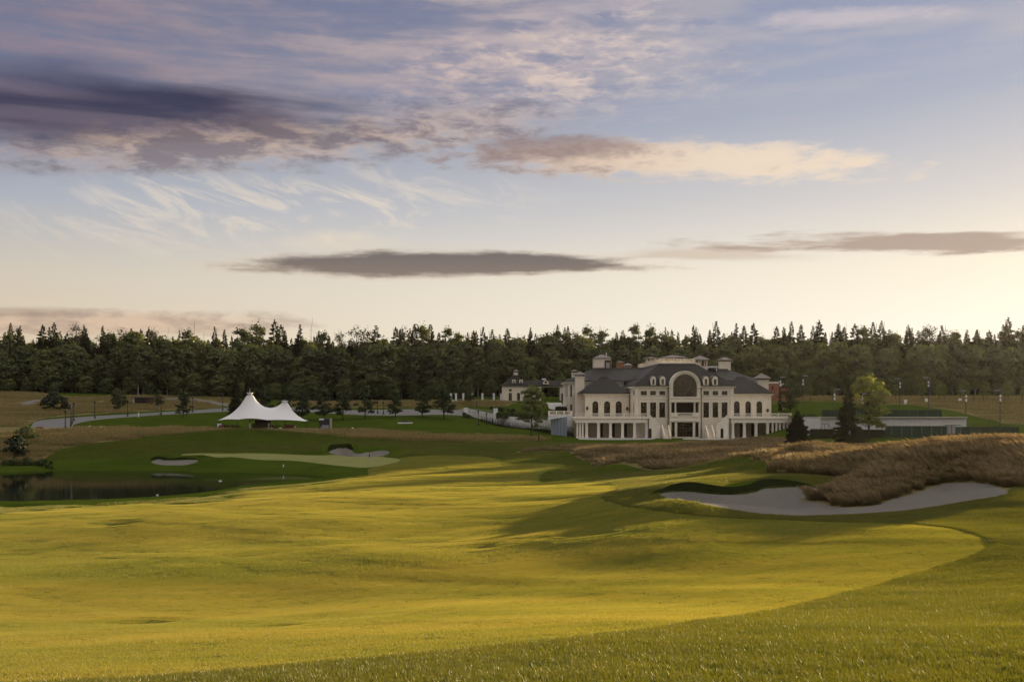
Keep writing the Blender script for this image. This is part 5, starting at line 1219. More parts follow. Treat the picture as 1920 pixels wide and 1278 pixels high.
MB().box(x2+0.003, x3-0.003, YG+1, YG+6, gzv(362), ze-0.1).build('lintel', 'limestone_trim', gh)
MB().box(x3, x4, YG+1, YG+6, z0-1.5, ze-0.1).build('wing_wall', 'limestone', gh)
MB().box(gx(1060), gx(1105), YG+0.9, YG+0.97, z0, gzv(455)).build('door', 'dark_frame', gh)
MB().box(gx(735), gx(755), YG+0.6, YG+0.98, z0-1, ze-0.12).build('pilaster', 'limestone_trim', gh)
rf = MB(); hip(rf, x1-1.0, x4+0.6, YG+0.5, YG+6.5, ze+0.05, x1-1.0, x4-1.5, YG+3.2, YG+3.8, gzv(262)); rf.build('wing_roof', 'slate', gh)
d = MB(); d.prism([(gx(785),gzv(318)),(gx(872),gzv(318)),(gx(868),gzv(290)),(gx(850),gzv(262)),(gx(808),gzv(262)),(gx(790),gzv(290))], YG+0.9, YG+2.4); do = d.build('crest_dormer', 'limestone_trim', gh)
d = MB(); d.lathe(gx(828), YG+0.8, [(0.0,0),(0.0,0)], 4) if False else None
MB().box(gx(808), gx(848), YG+0.82, YG+0.89, gzv(306), gzv(274)).build('clock_panel', 'window_glass', do)
MB().frus((gx(765),gx(830),YG+0.7,YG+2.4), gzv(250), (gx(775),gx(828),YG+0.9,YG+2.2), gzv(236)).build('dormer_cap', 'white_paint', do)
# white-pillared fence left of the gatehouse
fxs = [845.5,855,868.8,885.8,904.5,926,939.2]
fz = gz(X_(890,YG), YG)
fn = thing('pillar_fence', 'dark railing fence with seven white pillars running left from the gatehouse', 'fence', (X_(890,YG), YG, fz))
for i, p in enumerate(fxs):
    x = X_(p, YG+2); zz = Z_(751, YG+2); q = MB(); q.box(x-.28, x+.28, YG+1.72, YG+2.28, zz-1.0, Z_(738.5,YG+2)); q.box(x-.36, x+.36, YG+1.64, YG+2.36, Z_(738.5,YG+2)+0.002, Z_(737,YG+2)); q.build('pillar', 'white_paint', fn)
    if i:
        xp = X_(fxs[i-1], YG+2); r_ = MB(); r_.box(xp+.3, x-.3, YG+1.95, YG+2.0, zz+0.25, zz+0.33); r_.box(xp+.3, x-.3, YG+1.95, YG+2.0, zz+1.65, zz+1.73)
        k_ = max(3, int((x-xp-.6)/0.35))
        for j in range(k_): xx = xp+.4+(x-xp-.8)*j/(k_-1); r_.box(xx-.02, xx+.02, YG+1.955, YG+1.995, zz+.33, zz+1.65)
        o = r_.build('railing', 'black_metal', fn); o['kind'] = 'stuff'
        MB().box(xp+.3, x-.3, YG+1.8, YG+2.2, zz-1.0, zz+0.22).build('kerb_wall', 'white_paint', fn)
# curved white garden wall, with the courtyard it holds up
def curve_wall(root, pts_, name, mat, th=0.4, post=None, cap=True):
    """pts_: (x, y, z bottom, z top)"""
    L_ = np.array(pts_)
    for a, b in zip(L_[:-1], L_[1:]):
        mb = MB(); d = Vector((b[0]-a[0], b[1]-a[1], 0)).normalized(); n_ = Vector((-d.y, d.x, 0))*th
        A, B = Vector((a[0],a[1],0)), Vector((b[0],b[1],0)); k = len(mb.v)
        for p, zb_, zt_ in ((A,a[2],a[3]),(B,b[2],b[3]),(B+n_,b[2],b[3]),(A+n_,a[2],a[3])): mb.v += [(p.x,p.y,zb_),(p.x,p.y,zt_)]
        mb.f += [(k,k+2,k+3,k+1),(k+2,k+4,k+5,k+3),(k+4,k+6,k+7,k+5),(k+6,k,k+1,k+7),(k+1,k+3,k+5,k+7)]
        mb.build(name, mat, root)
        if post:
            q = MB(); p = A - n_*0.15; q.box(p.x-.12, p.x+.12, p.y-.12, p.y+.12, a[2], a[3]+0.02); q.build('rib', mat, root)
gw = thing('garden_wall', 'curved white panelled retaining wall below the courtyard, left of the mansion', 'wall', (X_(980,236), 236, 2.0))
pl_ = []
for px, yt, Y in ((870,765.5,258),(885,768,254),(900,771,250),(915,774.5,247),(930,774.5,245),(940,777.5,243),(950,780,241),(960,781,239.5),(972,782,238.5),(985,782,238),(1000,782,238),(1015,782,238.5),(1030,782,239.5)):
    pl_.append((X_(px,Y), Y, 0.3, Z_(yt,Y)))
curve_wall(gw, pl_, 'wall_panel', 'white_render', 0.4, True)
cyz = lambda y: 5.0 + (y-244)*0.054
front = [(x, y+0.35) for x, y, zb, z in pl_]
cyd = MB()
for (xa_, ya_), (xb_, yb_) in zip(front[:-1], front[1:]):
    A_ = (xa_, ya_, min(cyz(ya_), pl_[front.index((xa_, ya_))][3]-0.12)); B_ = (xb_, yb_, min(cyz(yb_), pl_[front.index((xb_, yb_))][3]-0.12))
    qa, qb = (xa_*1.12, 290.0), (xb_*1.12, 290.0); cyd.poly([A_, B_, (qb[0], 290.0, cyz(290)), (qa[0], 290.0, cyz(290))])
cyd.poly([(front[-1][0], front[-1][1], 4.9), (14.4, 256, cyz(256)), (14.4, 290, cyz(290)), (front[-1][0]*1.12, 290, cyz(290))])
o = cyd.build('courtyard', 'mown_rough'); o['kind'] = 'structure'
dvp = []
for px, Y in ((1024,289.5),(1052,289.5),(1064,262),(1042,262),(1030,268)): dvp.append((X_(px,Y), Y, max(cyz(Y), gz(X_(px,Y), Y)) + 0.12))
o = MB().poly(dvp).build('driveway', 'paving_stone'); o['kind'] = 'structure'
for px in (872.3, 876.3, 927, 931):
    Y = 256 if px < 900 else 244; x = X_(px, Y); zt = Z_(765.5 if px < 900 else 766.5, Y); q = MB(); q.box(x-.26, x+.26, Y-.26, Y+.26, 2.5, zt-0.3); q.lathe(x, Y, [(0.1,zt-.3),(0.26,zt-.1),(0.2,zt+.12),(0.02,zt+.2)], 8); q.build('gate_pillar', 'white_paint', gw)
rl = MB()
for i in range(22):
    t = i/21; px = 878+t*50; Y = 255-t*10; x = X_(px,Y); zt = Z_(768+t*5, Y); rl.box(x-.03, x+.03, Y-.33, Y-.27, zt-0.6, zt+0.55)
o = rl.build('railing', 'grey_metal', gw); o['kind'] = 'stuff'
MB().box(X_(923.2,246), X_(926.6,246), 244.6, 245.0, 0.5, Z_(783.5,246)).build('doorway', 'timber_red', gw)
bw = thing('balustraded_wall', 'white balustraded garden wall joining the mansion terrace on its left', 'wall', (X_(1045,238), 238, 4.0))
x0, x1 = X_(1028,240), X_(1080,229.5)-0.3
MB().box(X_(1028,238), 14.4, 238, 238.5, 0.3, Z_(778.5,238)).build('wall_panel', 'white_render', bw)
balustrade(bw, X_(1028,238), 14.4, 238.25, Z_(778.5,238)+0.004, 1.05, 2.2, 0.26)
gp = thing('glass_pavilion', 'low pale blue glazed pavilion under a sloping white slab, left of the mansion', 'pavilion', (X_(1048,232), 232, 0.5))
for i in range(5):
    a, b = X_(1033+i*6.1, 232), X_(1039.1+i*6.1, 232); MB().box(a+0.03, b-0.03, 232, 232.1, 0.3, Z_(785.5-i*1.1, 232)).build('glass_panel', 'sky_panel', gp)
    MB().box(a-0.03, a+0.028, 231.95, 232.15, 0.3, Z_(785-i*1.1, 232)).build('mullion', 'black_metal', gp)
sl = MB(); k = 0; A_ = [(X_(1004,231), 231, Z_(788,231)), (X_(1047,231), 231, Z_(780.2,231)), (X_(1062,233), 235, Z_(779.5,235)), (X_(1012,237), 237, Z_(785,237))]
sl.v = [(x,y,z) for x,y,z in A_] + [(x,y,z-0.35) for x,y,z in A_]; sl.f = [(0,1,2,3),(7,6,5,4),(0,4,5,1),(1,5,6,2),(2,6,7,3),(3,7,4,0)]; sl.build('roof_slab', 'white_paint', gp)

# ------------------------------------------------------------------ hedges and shrubs
def leafy_box(name, x0, x1, y0, y1, z0, z1, mat, n_, card, seed, slope=0.0):
    g = np.random.default_rng(seed); P_ = g.uniform(0, 1, (n_,3)); f_ = g.integers(0, 5, n_)
    P_[f_ == 0, 1] = 0; P_[f_ == 1, 2] = 1; P_[f_ == 2, 0] = 0; P_[f_ == 3, 0] = 1; P_[f_ == 4, 2] = 1
    C_ = np.stack([x0+(x1-x0)*P_[:,0], y0+(y1-y0)*P_[:,1], z0+(z1-z0)*P_[:,2] + slope*P_[:,0]], 1) + g.normal(0, card*0.25, (n_,3))
    return card_mesh(name, C_, card*g.uniform(0.6, 1.2, n_), mat, g, 0.1)
def hedge(label, px0, px1, yt, yb, Y, dep, mat, card=0.22, seed=1, slope=0.0, n_=1400, name='clipped_hedge'):
    x0, x1 = X_(px0,Y), X_(px1,Y); z0, z1 = Z_(yb,Y)-0.3, Z_(yt,Y); cx_ = (x0+x1)/2
    t = thing(name, label, 'hedge', (cx_, Y, z0))
    core = MB(); k = 0; core.v = [(x0+.1,Y+.1,z0),(x1-.1,Y+.1,z0+slope),(x1-.1,Y+dep-.1,z0+slope),(x0+.1,Y+dep-.1,z0),(x0+.1,Y+.1,z1-.1),(x1-.1,Y+.1,z1-.1+slope),(x1-.1,Y+dep-.1,z1-.1+slope),(x0+.1,Y+dep-.1,z1-.1)]
    core.f = [(3,2,1,0),(4,5,6,7),(0,1,5,4),(1,2,6,5),(2,3,7,6),(3,0,4,7)]; core.build('hedge_core', mat, t)
    part('leaves', leafy_box('leaves', x0-cx_, x1-cx_, 0, dep, 0, z1-z0, mat, n_, card, seed, slope), t); return t
hedge('long clipped green hedge on top of the curved white wall', 932, 1028, 774.5, 781.5, 240.5, 2.0, 'hedge_leaf', 0.25, 3)
hedge('clipped green hedge sloping down the lawn beside the white wall', 869, 906, 774, 786, 246, 1.6, 'hedge_leaf', 0.28, 4, -2.6)
hedge('low dark hedge in front of the white wall between the two spruces', 1523, 1564, 806, 820, 212, 1.6, 'dark_hedge', 0.22, 5)
hedge('low dark hedge at the foot of the tall leafy tree by the courts', 1613, 1659, 807, 820, 211.5, 1.6, 'dark_hedge', 0.22, 6)
hedge('short green hedge on top of the white wall right of the mansion terrace', 1506, 1531, 777.5, 783.5, 219.5, 1.5, 'hedge_leaf', 0.2, 7, 0, 500)
hedge('dark clipped hedge on the upper courtyard beside the mansion corner', 1043, 1066, 763.5, 770.5, 262, 2.0, 'dark_hedge', 0.25, 8, 0, 500)
UN['shrub'] = [broadleaf(341+i, 2.0, 1.25, 0.02, 12, 60, 0.16, 'hedge_leaf', 'bark', 'dome', lo=0.2, hi=0.3) for i in range(2)]; PH['shrub'] = 2.0
UN['willow'] = [broadleaf(349, 2.0, 1.25, 0.02, 16, 70, 0.15, 'broadleaf_pale', 'bark', 'dome', lo=0.2, hi=0.3)]*2; PH['willow'] = 2.0
UN['darkshrub'] = [broadleaf(345+i, 2.0, 1.25, 0.02, 14, 70, 0.16, 'dark_hedge', 'bark', 'dome', lo=0.2, hi=0.3) for i in range(2)]; PH['darkshrub'] = 2.0
for n_, (px, yt, yb) in enumerate(((922,762,768),(929,762.5,769),(936,763.5,771),(944,764.5,772.5),(953,766,774),(963,766,774.5))):
    Y = 251; x = X_(px,Y); z = Z_(yb,Y); plant('darkshrub', x, Y, z, Z_(yt,Y)-z, ORD[n_] + ' round dark shrub from the left above the curved white wall', 'round shrubs above the curved wall', 1.15, name='round_shrub', cat='shrub')
tj = spruce(350, 2.6, 0.55, 0.02, 12, 'dark_hedge', 0.1, 7, 0.2, 1.4); UN['thuja'] = [tj]; PH['thuja'] = 2.6
for i in range(33):                                           # dark pointed thujas in a row at the foot of the wall
    px = 903+i*5.25; Y = 243.5-8.5*sstep(px, 895, 990); x = X_(px,Y); z = gz(x,Y); zt = Z_(795.5 + 3.5*sstep(px, 900, 940) + random.uniform(-1.2, 1.2), Y)
    plant('thuja', x, Y, z, max(1.5, zt-z), ORD[i] + ' slim dark thuja from left in the row at the white wall foot', 'row of thujas along the white wall', 1.5, name='thuja', cat='shrub')

# ------------------------------------------------------------------ single trees
UN['pine'] = [broadleaf(361+i, 7.5, 2.4, 0.10, 36, 60, 0.22, 'pine_needle', 'bark', 'cone', lo=0.09, hi=0.14) for i in range(4)]; PH['pine'] = 7.5
UN['lime'] = [broadleaf(371+i, 6, 1.5, 0.30, 26, 70, 0.17, 'airy_leaf', 'bark', 'cone', lo=0.14, hi=0.22) for i in range(3)]; PH['lime'] = 6
UN['young'] = [broadleaf(381+i, 12, 3.8, 0.16, 58, 95, 0.25, ('airy_leaf','lit_leaf','broadleaf')[i], 'bark', 'oval', lo=0.08, hi=0.13) for i in range(3)]; PH['young'] = 12
UN['darkfir'] = [spruce(391, 9, 3.7, 0.03, 30, 'dark_spruce', 0.20, 16, 0.22, 1.1)]; PH['darkfir'] = 9
UN['openfir'] = [spruce(392, 14, 3.3, 0.05, 30, 'spruce_needle', 0.18, 13, 0.30, 1.1)]; PH['openfir'] = 14
def tree_at(kind, px, yt, yb, Y, label, wid=1.0, var=None, group=None, name=None):
    x = X_(px, Y); z = gz(x, Y); h = Z_(yt, Y)-z; return plant(kind, x, Y, z, h, label, group, wid, var, name)
for n_, (px, yt, Y, wd) in enumerate(((496,721,252,1.1),(542,720,250,1.15),(567,725,247,1.15),(607.5,722.5,245,1.15),(643,728,245,1.2),(684,719,245,1.15),(741.5,729,243,1.15),(791.5,727,240,1.2),(832,718.5,238,1.2))):
    tree_at('pine', px, yt, 780, Y, ORD[n_] + ' young pine from the left in the row on the lawn beside the tent', wd, n_ % 4, 'young pines on the lawn', 'pine_tree')
tree_at('oval', 880, 706, 757, 285, 'dark round tree standing alone before the white-pillared fence', 0.9, 0)
tree_at('spruce', 442, 703, 768, 262, 'broad dark spruce directly behind the left tent slope', 1.25, 2); tree_at('spruce', 465, 694, 768, 268, 'taller dark spruce behind the highest tent peak', 1.1, 0)
tree_at('young', 996, 722, 821, 216, 'slender green tree in front of the curved white wall', 1.0, 0)
tree_at('young', 1629, 704, 822, 206, 'tall sunlit yellow-green tree before the tennis courts', 1.15, 1)
tree_at('openfir', 1591, 719, 838, 160, 'tall ragged spruce with open branches on the fescue hill', 1.0, 0, name='spruce_tree')
tree_at('darkfir', 1496, 768, 838, 160, 'short broad black-looking spruce at the right mansion corner', 1.0, 0, name='spruce_tree')
tree_at('young', 1482, 711, 776, 246, 'leafy green tree behind the right mansion terrace', 1.15, 2); tree_at('spruce', 1462.5, 738, 776, 247, 'small dark spruce between terrace and leafy tree', 1.0, 1)
tree_at('spruce', 1461.7, 705, 740, 286, 'very slim dark cypress between the two brick walls', 0.25, 3, name='cypress_tree')
for n_, (px, yt, Y) in enumerate(((1520,723,276),(1561,725,278),(1600,722,284),(1679,722,285),(1729.5,717.5,288),(1760.7,720,288),(1770.5,721,291),(1801,722,288),(1811.3,717,291),(1844,721.5,288),(1850.5,716,291),(1883.5,719,288),(1890.5,715.5,291),(1917,723,290))):
    tree_at('lime', px, yt, 755, Y, ORD[n_] + ' small cone-crowned young tree from the left in the row beyond the tennis courts', 1.0, n_ % 3, 'young trees in a row beyond the courts', 'young_tree')
tree_at('oval', 102.5, 715, 757, 262, 'small round tree between two dark bushes on the left meadow', 1.0, 1)
tree_at('darkshrub', 89, 742, 763, 258, 'dark bush left of the small round meadow tree', 0.9, 0, name='dark_bush'); tree_at('darkshrub', 115.5, 745, 764, 257, 'dark bush right of the small round meadow tree', 0.9, 1, name='dark_bush')
tree_at('oval', 219, 727, 768, 255, 'small tree on the meadow left of the dark shed', 0.9, 2); tree_at('oval', 232, 731, 757, 275, 'bushy tree half hidden behind its neighbour by the dark shed', 1.0, 3)
tree_at('wispy', 297.5, 730, 766, 258, 'narrow young birch on the meadow right of the dark shed', 1.5, 0)
tree_at('pine', 344, 733, 776, 248, 'small dark pine beside the left road', 1.25, 1, name='pine_tree')
tree_at('wispy', 340, 731, 750, 300, 'thin pale birch behind the small roadside pine', 1.3, 1); tree_at('wispy', 259, 676, 744, 318, 'tall birch with white trunk behind the dark shed', 1.2, 2)
tree_at('darkshrub', 27, 819, 857, 156, 'large round dark bush on the pond bank', 1.05, 0, name='round_bush')
tree_at('willow', 50, 801, 836, 168, 'pale green willow bush behind the round dark bush', 1.3, 1, name='willow_bush')
for px, yb, Yy in ((5,872,151),(22,874,150),(38,873,150.5),(54,872,151),(70,870,152),(84,866,153)):
    pass
bank = []
for px in np.arange(-40, 100, 3.2):
    Y = 152-0.02*px+random.uniform(-1.2, 2.2); bank.append((X_(px,Y), Y))
sc_ = [joined(*UN['shrub'][i], 'bank_shrub') for i in range(2)]
scatter('bank_undergrowth', np.array([(x,y,gz(x,y)-0.1) for x,y in bank]), np.array([(0,0,random.uniform(0,6)) for _ in bank]), np.array([random.uniform(0.28,0.5) for _ in bank]), sc_)

# ------------------------------------------------------------------ tennis courts
tw = thing('court_wall', 'long pale rendered retaining wall between the two tennis court fences', 'wall', (X_(1650,218), 218, 0.8))
zt_ = Z_(783.3, 218); cuts = [1503, 1538, 1578, 1619, 1661, 1702, 1744, 1772]
for a, b in zip(cuts[:-1], cuts[1:]): MB().box(X_(a,218)+0.01, X_(b,218)-0.01, 218 if a > 1510 else 217.4, 218.4, 0.2, zt_).build('wall_panel', 'white_render', tw)
for a, b in ((1772,1791),(1791,1809)): MB().box(X_(a,218)+0.01, X_(b,218)-0.01, 218, 218.4, 0.2, zt_+0.12).build('wall_panel', 'white_render', tw)
MB().box(X_(1809,218)+0.01, X_(1812,218), 218, 224, 0.2, zt_+0.1).build('wall_return', 'white_render', tw)
MB().box(X_(1503,218), X_(1812,218), 217.35, 218.45, zt_+0.122, zt_+0.2).build('coping', 'limestone_trim', tw)
o = MB().poly([(X_(1503,218),218.41,zt_-0.1),(X_(1809,218),218.41,zt_-0.1),(X_(1812,218),252,6.3),(X_(1503,218),252,6.3)]).build('upper_court', 'mown_rough'); o['kind'] = 'structure'
def court_fence(label, posts, yt, yb, Y, dz=0.0, sloped=0.0):
    x0, x1 = X_(posts[0],Y), X_(posts[-1],Y); t = thing('court_fence', label, 'fence', ((x0+x1)/2, Y, Z_(yb,Y)))
    for i, p in enumerate(posts):
        x = X_(p,Y); MB().tube((x,Y,Z_(yb,Y)-0.4),(x,Y,Z_(yt,Y)),0.07,0.07,6).build('fence_post', 'black_metal', t)
        if i:
            xp = X_(posts[i-1],Y); MB().box(xp+0.06, x-0.06, Y+0.08, Y+0.11, Z_(yb,Y)-0.1, Z_(yt+0.7,Y)).build('screen_panel', 'fence_screen', t)
            MB().box(xp+0.05, x-0.05, Y-0.03, Y+0.03, Z_(yt+0.5,Y), Z_(yt,Y)).build('top_rail', 'black_metal', t)
    return t
court_fence('green screened tennis fence on top of the pale wall', [1541.4,1557,1573,1589,1605,1621,1637,1651,1662,1671.8,1687,1704.2,1720.5,1737.4,1753.8,1765.5], 768, 783, 221)
court_fence('green screened tennis fence below the pale wall, left of the gate', [1660.5,1672.5,1691.3,1710,1728.7,1747.2,1765.8,1776], 798, 819.3, 213)
court_fence('green screened tennis fence on the lawn, right of the gate', [1792,1802,1820,1838.7,1857,1875.2,1893.5,1911.2], 799.5, 818.3, 213)
gt = thing('court_gate', 'grey double gate with purple base between the lower tennis fences', 'gate', (X_(1784,213), 213, 0.8))
for a, b in ((1776.6,1783.6),(1784.6,1791.5)):
    x0, x1 = X_(a,213), X_(b,213); q = MB(); q.box(x0, x1, 213, 213.06, Z_(812.5,213), Z_(797.5,213)); q.build('gate_leaf', 'grey_metal', gt)
    MB().box(x0, x1, 212.99, 213.07, Z_(816.6,213), Z_(812.6,213)).build('gate_kick_plate', 'black_metal', gt); MB().box(x0, x1, 212.98, 213.08, Z_(820,213), Z_(816.7,213)).build('gate_base', 'purple_base', gt)
for p in (1784.1,): MB().tube((X_(p,213),212.9,0.3),(X_(p,213),212.9,Z_(796.5,213)),0.08).build('gate_post', 'black_metal', gt)
MB().box(X_(1771,213), X_(1801,213), 212.85, 212.95, Z_(797.4,213), Z_(796.2,213)).build('gate_beam', 'black_metal', gt)
st = thing('stair_railing', 'dark metal stair railing against the pale wall left of the tall spruce', 'railing', (X_(1549,216), 216, 1.0))
for p, yt in ((1539.5,794),(1546,794),(1553,794.5),(1558.5,803)): MB().tube((X_(p,216),216,0.5),(X_(p,216),216,Z_(yt,216)),0.05).build('baluster', 'black_metal', st)
MB().tube((X_(1539.5,216),216,Z_(794,216)),(X_(1553,216),216,Z_(794.5,216)),0.05).build('handrail', 'black_metal', st); MB().tube((X_(1553,216),216,Z_(794.5,216)),(X_(1558.5,216),216,Z_(803.5,216)),0.05).build('handrail', 'black_metal', st)
for p in (1641, 1646, 1652): pass
# brick building with the red sign
bb_ = thing('brick_building', 'low red brick building with pale crenellated top edge right of the mansion', 'building', (X_(1460,290), 290, 9.0))
for a, b, yt in ((1438,1460.5,718.5),(1464.5,1484,722.5)):
    x0, x1 = X_(a,290), X_(b,290); mb = MB(); wall_holes(mb, x0, x1, 7.5, Z_(yt,290), 290, [(x0+1.35, x0+1.9, Z_(731.5,290), Z_(723.5,290), True)] if a < 1450 else [], 0.3); mb.poly([(x0,290,7.5),(x0,297,7.5),(x0,297,Z_(yt,290)),(x0,290,Z_(yt,290))]); mb.poly([(x1,290,7.5),(x1,297,7.5),(x1,297,Z_(yt,290)),(x1,290,Z_(yt,290))]); mb.build('wall', 'red_brick', bb_)
    if a < 1450: MB().box(x0+1.3, x0+1.95, 290.25, 290.3, Z_(731.5,290), Z_(723,290)).build('window', 'window_glass', bb_)
    MB().box(x0-0.1, x1+0.1, 289.9, 297, Z_(yt,290)+0.003, Z_(yt,290)+0.2).build('parapet', 'limestone_trim', bb_)
    n_ = int((x1-x0)/0.5); q = MB()
    for i in range(n_): xx = x0+(x1-x0)*(i+0.5)/n_; q.box(xx-.12, xx+.12, 289.92, 290.2, Z_(yt,290)+0.204, Z_(yt,290)+0.6)
    o = q.build('crenellation', 'limestone_trim', bb_); o['kind'] = 'stuff'
hs_ = [(0.0,-1.0),(0.62,-0.2),(0.7,0.35),(0.4,0.72),(0.0,0.42),(-0.4,0.72),(-0.7,0.35),(-0.62,-0.2)]
o = MB().prism([(X_(1475,289.5)+a*0.85, Z_(730,289.5)+b*0.85) for a, b in hs_], 289.6, 289.8).build('heart_sign', 'red_paint'); tag(o, 'small bright red heart on the brick building wall', 'sign')

# ------------------------------------------------------------------ tent, its bar and furniture
YTN = 213.0; gt_ = 2.62; tx = lambda p: X_(p, YTN)
tent = thing('marquee_tent', 'white twin-peaked stretch marquee on the lawn, left peak higher', 'tent', (tx(492), YTN, gt_))
NU, NV = 72, 36; xl, xr = tx(409.7), tx(574.5); zc_ = Z_(788, YTN)
uu, vv = np.meshgrid(np.linspace(-1,1,NU), np.linspace(-1,1,NV), indexing='ij')
cxm, hxm = (xl+xr)/2, (xr-xl)/2
PX = cxm + hxm*uu*(1-0.10*(1-np.abs(uu))*0); PY = YTN + 5.6*vv*(1-0.72*np.abs(uu)**2.4) ; PX = PX
Zt = np.full((NU,NV), zc_ + 2.0)
kn = np.array([0, 0.30, 0.62, 1.0])                             # support points along the hem
def hem(u):
    t = (u+1)/2; k = np.searchsorted(kn, t, 'right')-1; k = np.clip(k, 0, 2); w = (t-kn[k])/(kn[k+1]-kn[k]); sup = np.array([0.0, 0.32, 0.22, -0.1]); return sup[k]*(1-w)+sup[k+1]*w + np.array([0.35,0.55,0.30])[k]*4*w*(1-w)*0.55
bz = zc_ + hem(np.linspace(-1,1,NU))
fixed = np.zeros((NU,NV), bool); Zt[:,0] = bz; Zt[:,-1] = bz+0.1; fixed[:,0] = fixed[:,-1] = True
Zt[0,:] = zc_; Zt[-1,:] = zc_-0.1; fixed[0,:] = fixed[-1,:] = True
def peak(px, yt):
    i = int(round((( tx(px)-cxm)/hxm+1)/2*(NU-1)))
    for di in (-1,0,1):
        for dj in (NV//2-1, NV//2): Zt[i+di, dj] = Z_(yt, YTN) - (0.12 if di else 0); fixed[i+di, dj] = True
    return i
i1, i2 = peak(468.3, 738), peak(533.9, 753)
prof = [(409.7,787.5),(427,779.5),(437.8,772.5),(450,760.5),(456,752),(462,742),(468.3,738),(474.5,741),(480,750),(489.4,759),(498.8,763.6),(508,764.6),(517.5,763),(526.9,757),(530,753.5),(533.9,752),(538,753.5),(541,757.8),(548.8,770),(558,779.5),(574.5,789.6)]
for i in range(1, NU-1):                                      # the ridge cable from corner to corner over both masts
    py = np.interp(CX + PX[i,0]*F/YTN, [p[0] for p in prof], [p[1] for p in prof])
    for j in (NV//2-1, NV//2): Zt[i,j] = Z_(py, YTN); fixed[i,j] = True
hx2, hy2 = (2*hxm/(NU-1))**2, (9.0/(NV-1))**2
for it in range(2600):
    n_ = ((Zt[2:,1:-1]+Zt[:-2,1:-1])*hy2 + (Zt[1:-1,2:]+Zt[1:-1,:-2])*hx2)/(2*(hx2+hy2)); c_ = Zt[1:-1,1:-1]; c_[~fixed[1:-1,1:-1]] = n_[~fixed[1:-1,1:-1]]
mb = MB(); mb.v = [(PX[i,j], PY[i,j], Zt[i,j]) for i in range(NU) for j in range(NV)]; mb.f = [(i*NV+j, (i+1)*NV+j, (i+1)*NV+j+1, i*NV+j+1) for i in range(NU-1) for j in range(NV-1)]
mb.build('canopy', 'tent_fabric', tent, True)
for px, yt, yr in ((468.3,738,728.5),(533.9,753,747)):
    x = tx(px); zt2 = Z_(yt, YTN); MB().tube((x,YTN,gt_-0.1),(x,YTN,zt2),0.10).build('mast', 'black_metal', tent); q = MB(); q.lathe(x, YTN, [(0.35,zt2-0.10),(0.72,zt2+0.16),(0.70,zt2+0.24),(0.05,zt2+0.26)], 14); q.build('peak_ring', 'white_paint', tent, True)
    MB().tube((x,YTN,zt2+0.27),(x,YTN,Z_(yr,YTN)),0.05,0.03).build('finial', 'grey_metal', tent)
for px, yt, vv_ in ((457.3,785.8,-1),(512.8,786,-1),(527.7,787.5,-1),(468.5,786,1),(574,789,0),(410,787.5,0)):
    x = tx(px); y = YTN + 5.3*vv_*(1-0.72*abs((x-cxm)/hxm)**2.4); MB().tube((x, y, gt_-0.2),(x, y, Z_(yt,YTN)+0.1),0.07).build('pole', 'black_metal', tent)
for px, d_ in ((404,-1),(580,1)): x = tx(px); MB().tube((tx(409.7 if d_ < 0 else 574.5),YTN,zc_),(x+0.2*d_,YTN,gt_),0.025).build('guy_rope', 'black_metal', tent)
dk = MB(); dk.box(tx(400), tx(603), YTN-5.2, YTN+5.2, gt_-0.5, gt_+0.02); o = tag(dk.build('timber_deck', 'deck_board'), 'low pale deck under the white marquee', 'deck')
bar = thing('bar_kiosk', 'dark timber bar with pale corner posts under the tent middle', 'bar', (tx(490), YTN-1, gt_))
x0, x1, zb_, zt2 = tx(475.5), tx(504.5), gt_+0.02, Z_(787.5,YTN)
MB().box(x0, x1, YTN-1, YTN-0.8, zb_, zb_+1.15).build('counter_front', 'timber_dark', bar); MB().box(x0-0.1, x1+0.1, YTN-1.25, YTN-0.6, zb_+1.152, zb_+1.22).build('counter_top', 'timber_red', bar)
MB().box(x0, x1, YTN+1.2, YTN+1.3, zb_, zt2).build('back_wall', 'timber_dark', bar); MB().box(x0-0.3, x1+0.3, YTN-1.3, YTN+1.4, zt2, zt2+0.12).build('bar_roof', 'timber_dark', bar)
for x in (tx(471.5), tx(507)): MB().box(x-.12, x+.12, YTN-1.4, YTN-1.16, zb_, zb_+1.3).build('corner_post', 'white_paint', bar)
for k_ in range(3): MB().box(x0+0.2, x1-0.2, YTN+0.9, YTN+1.19, zb_+1.0+k_*0.35, zb_+1.04+k_*0.35).build('shelf', 'timber_red', bar)
def chair(label, group, mat='timber_dark'):
    t = thing('garden_chair', label, 'chair', (0,0,0), 0, group)
    MB().box(-.24,.24,-.24,.24,.42,.47).build('seat', mat, t); MB().box(-.24,.24,.2,.25,.473,.95).build('backrest', mat, t)
    for sx in (-.21,.21):
        for sy in (-.21,.21): MB().box(sx-.025,sx+.025,sy-.025,sy+.025,0,.418).build('leg', mat, t)
    return t
def table(label, group, mat='timber_dark', r=.55):
    t = thing('round_table', label, 'table', (0,0,0), 0, group); MB().lathe(0,0,[(r-.02,.70),(r,.72),(r,.745),(r-.02,.75)],16).build('tabletop', mat, t); MB().lathe(0,0,[(.3,0),(.28,.03),(.05,.06),(.05,.698)],10).build('pedestal', 'black_metal', t); return t
zd = gt_+0.02; ch0 = chair('dark chair under the left end of the white tent', 'chairs under the tent'); tb0 = table('round dark table under the tent, outermost on the left', 'tables under the tent')
first = True
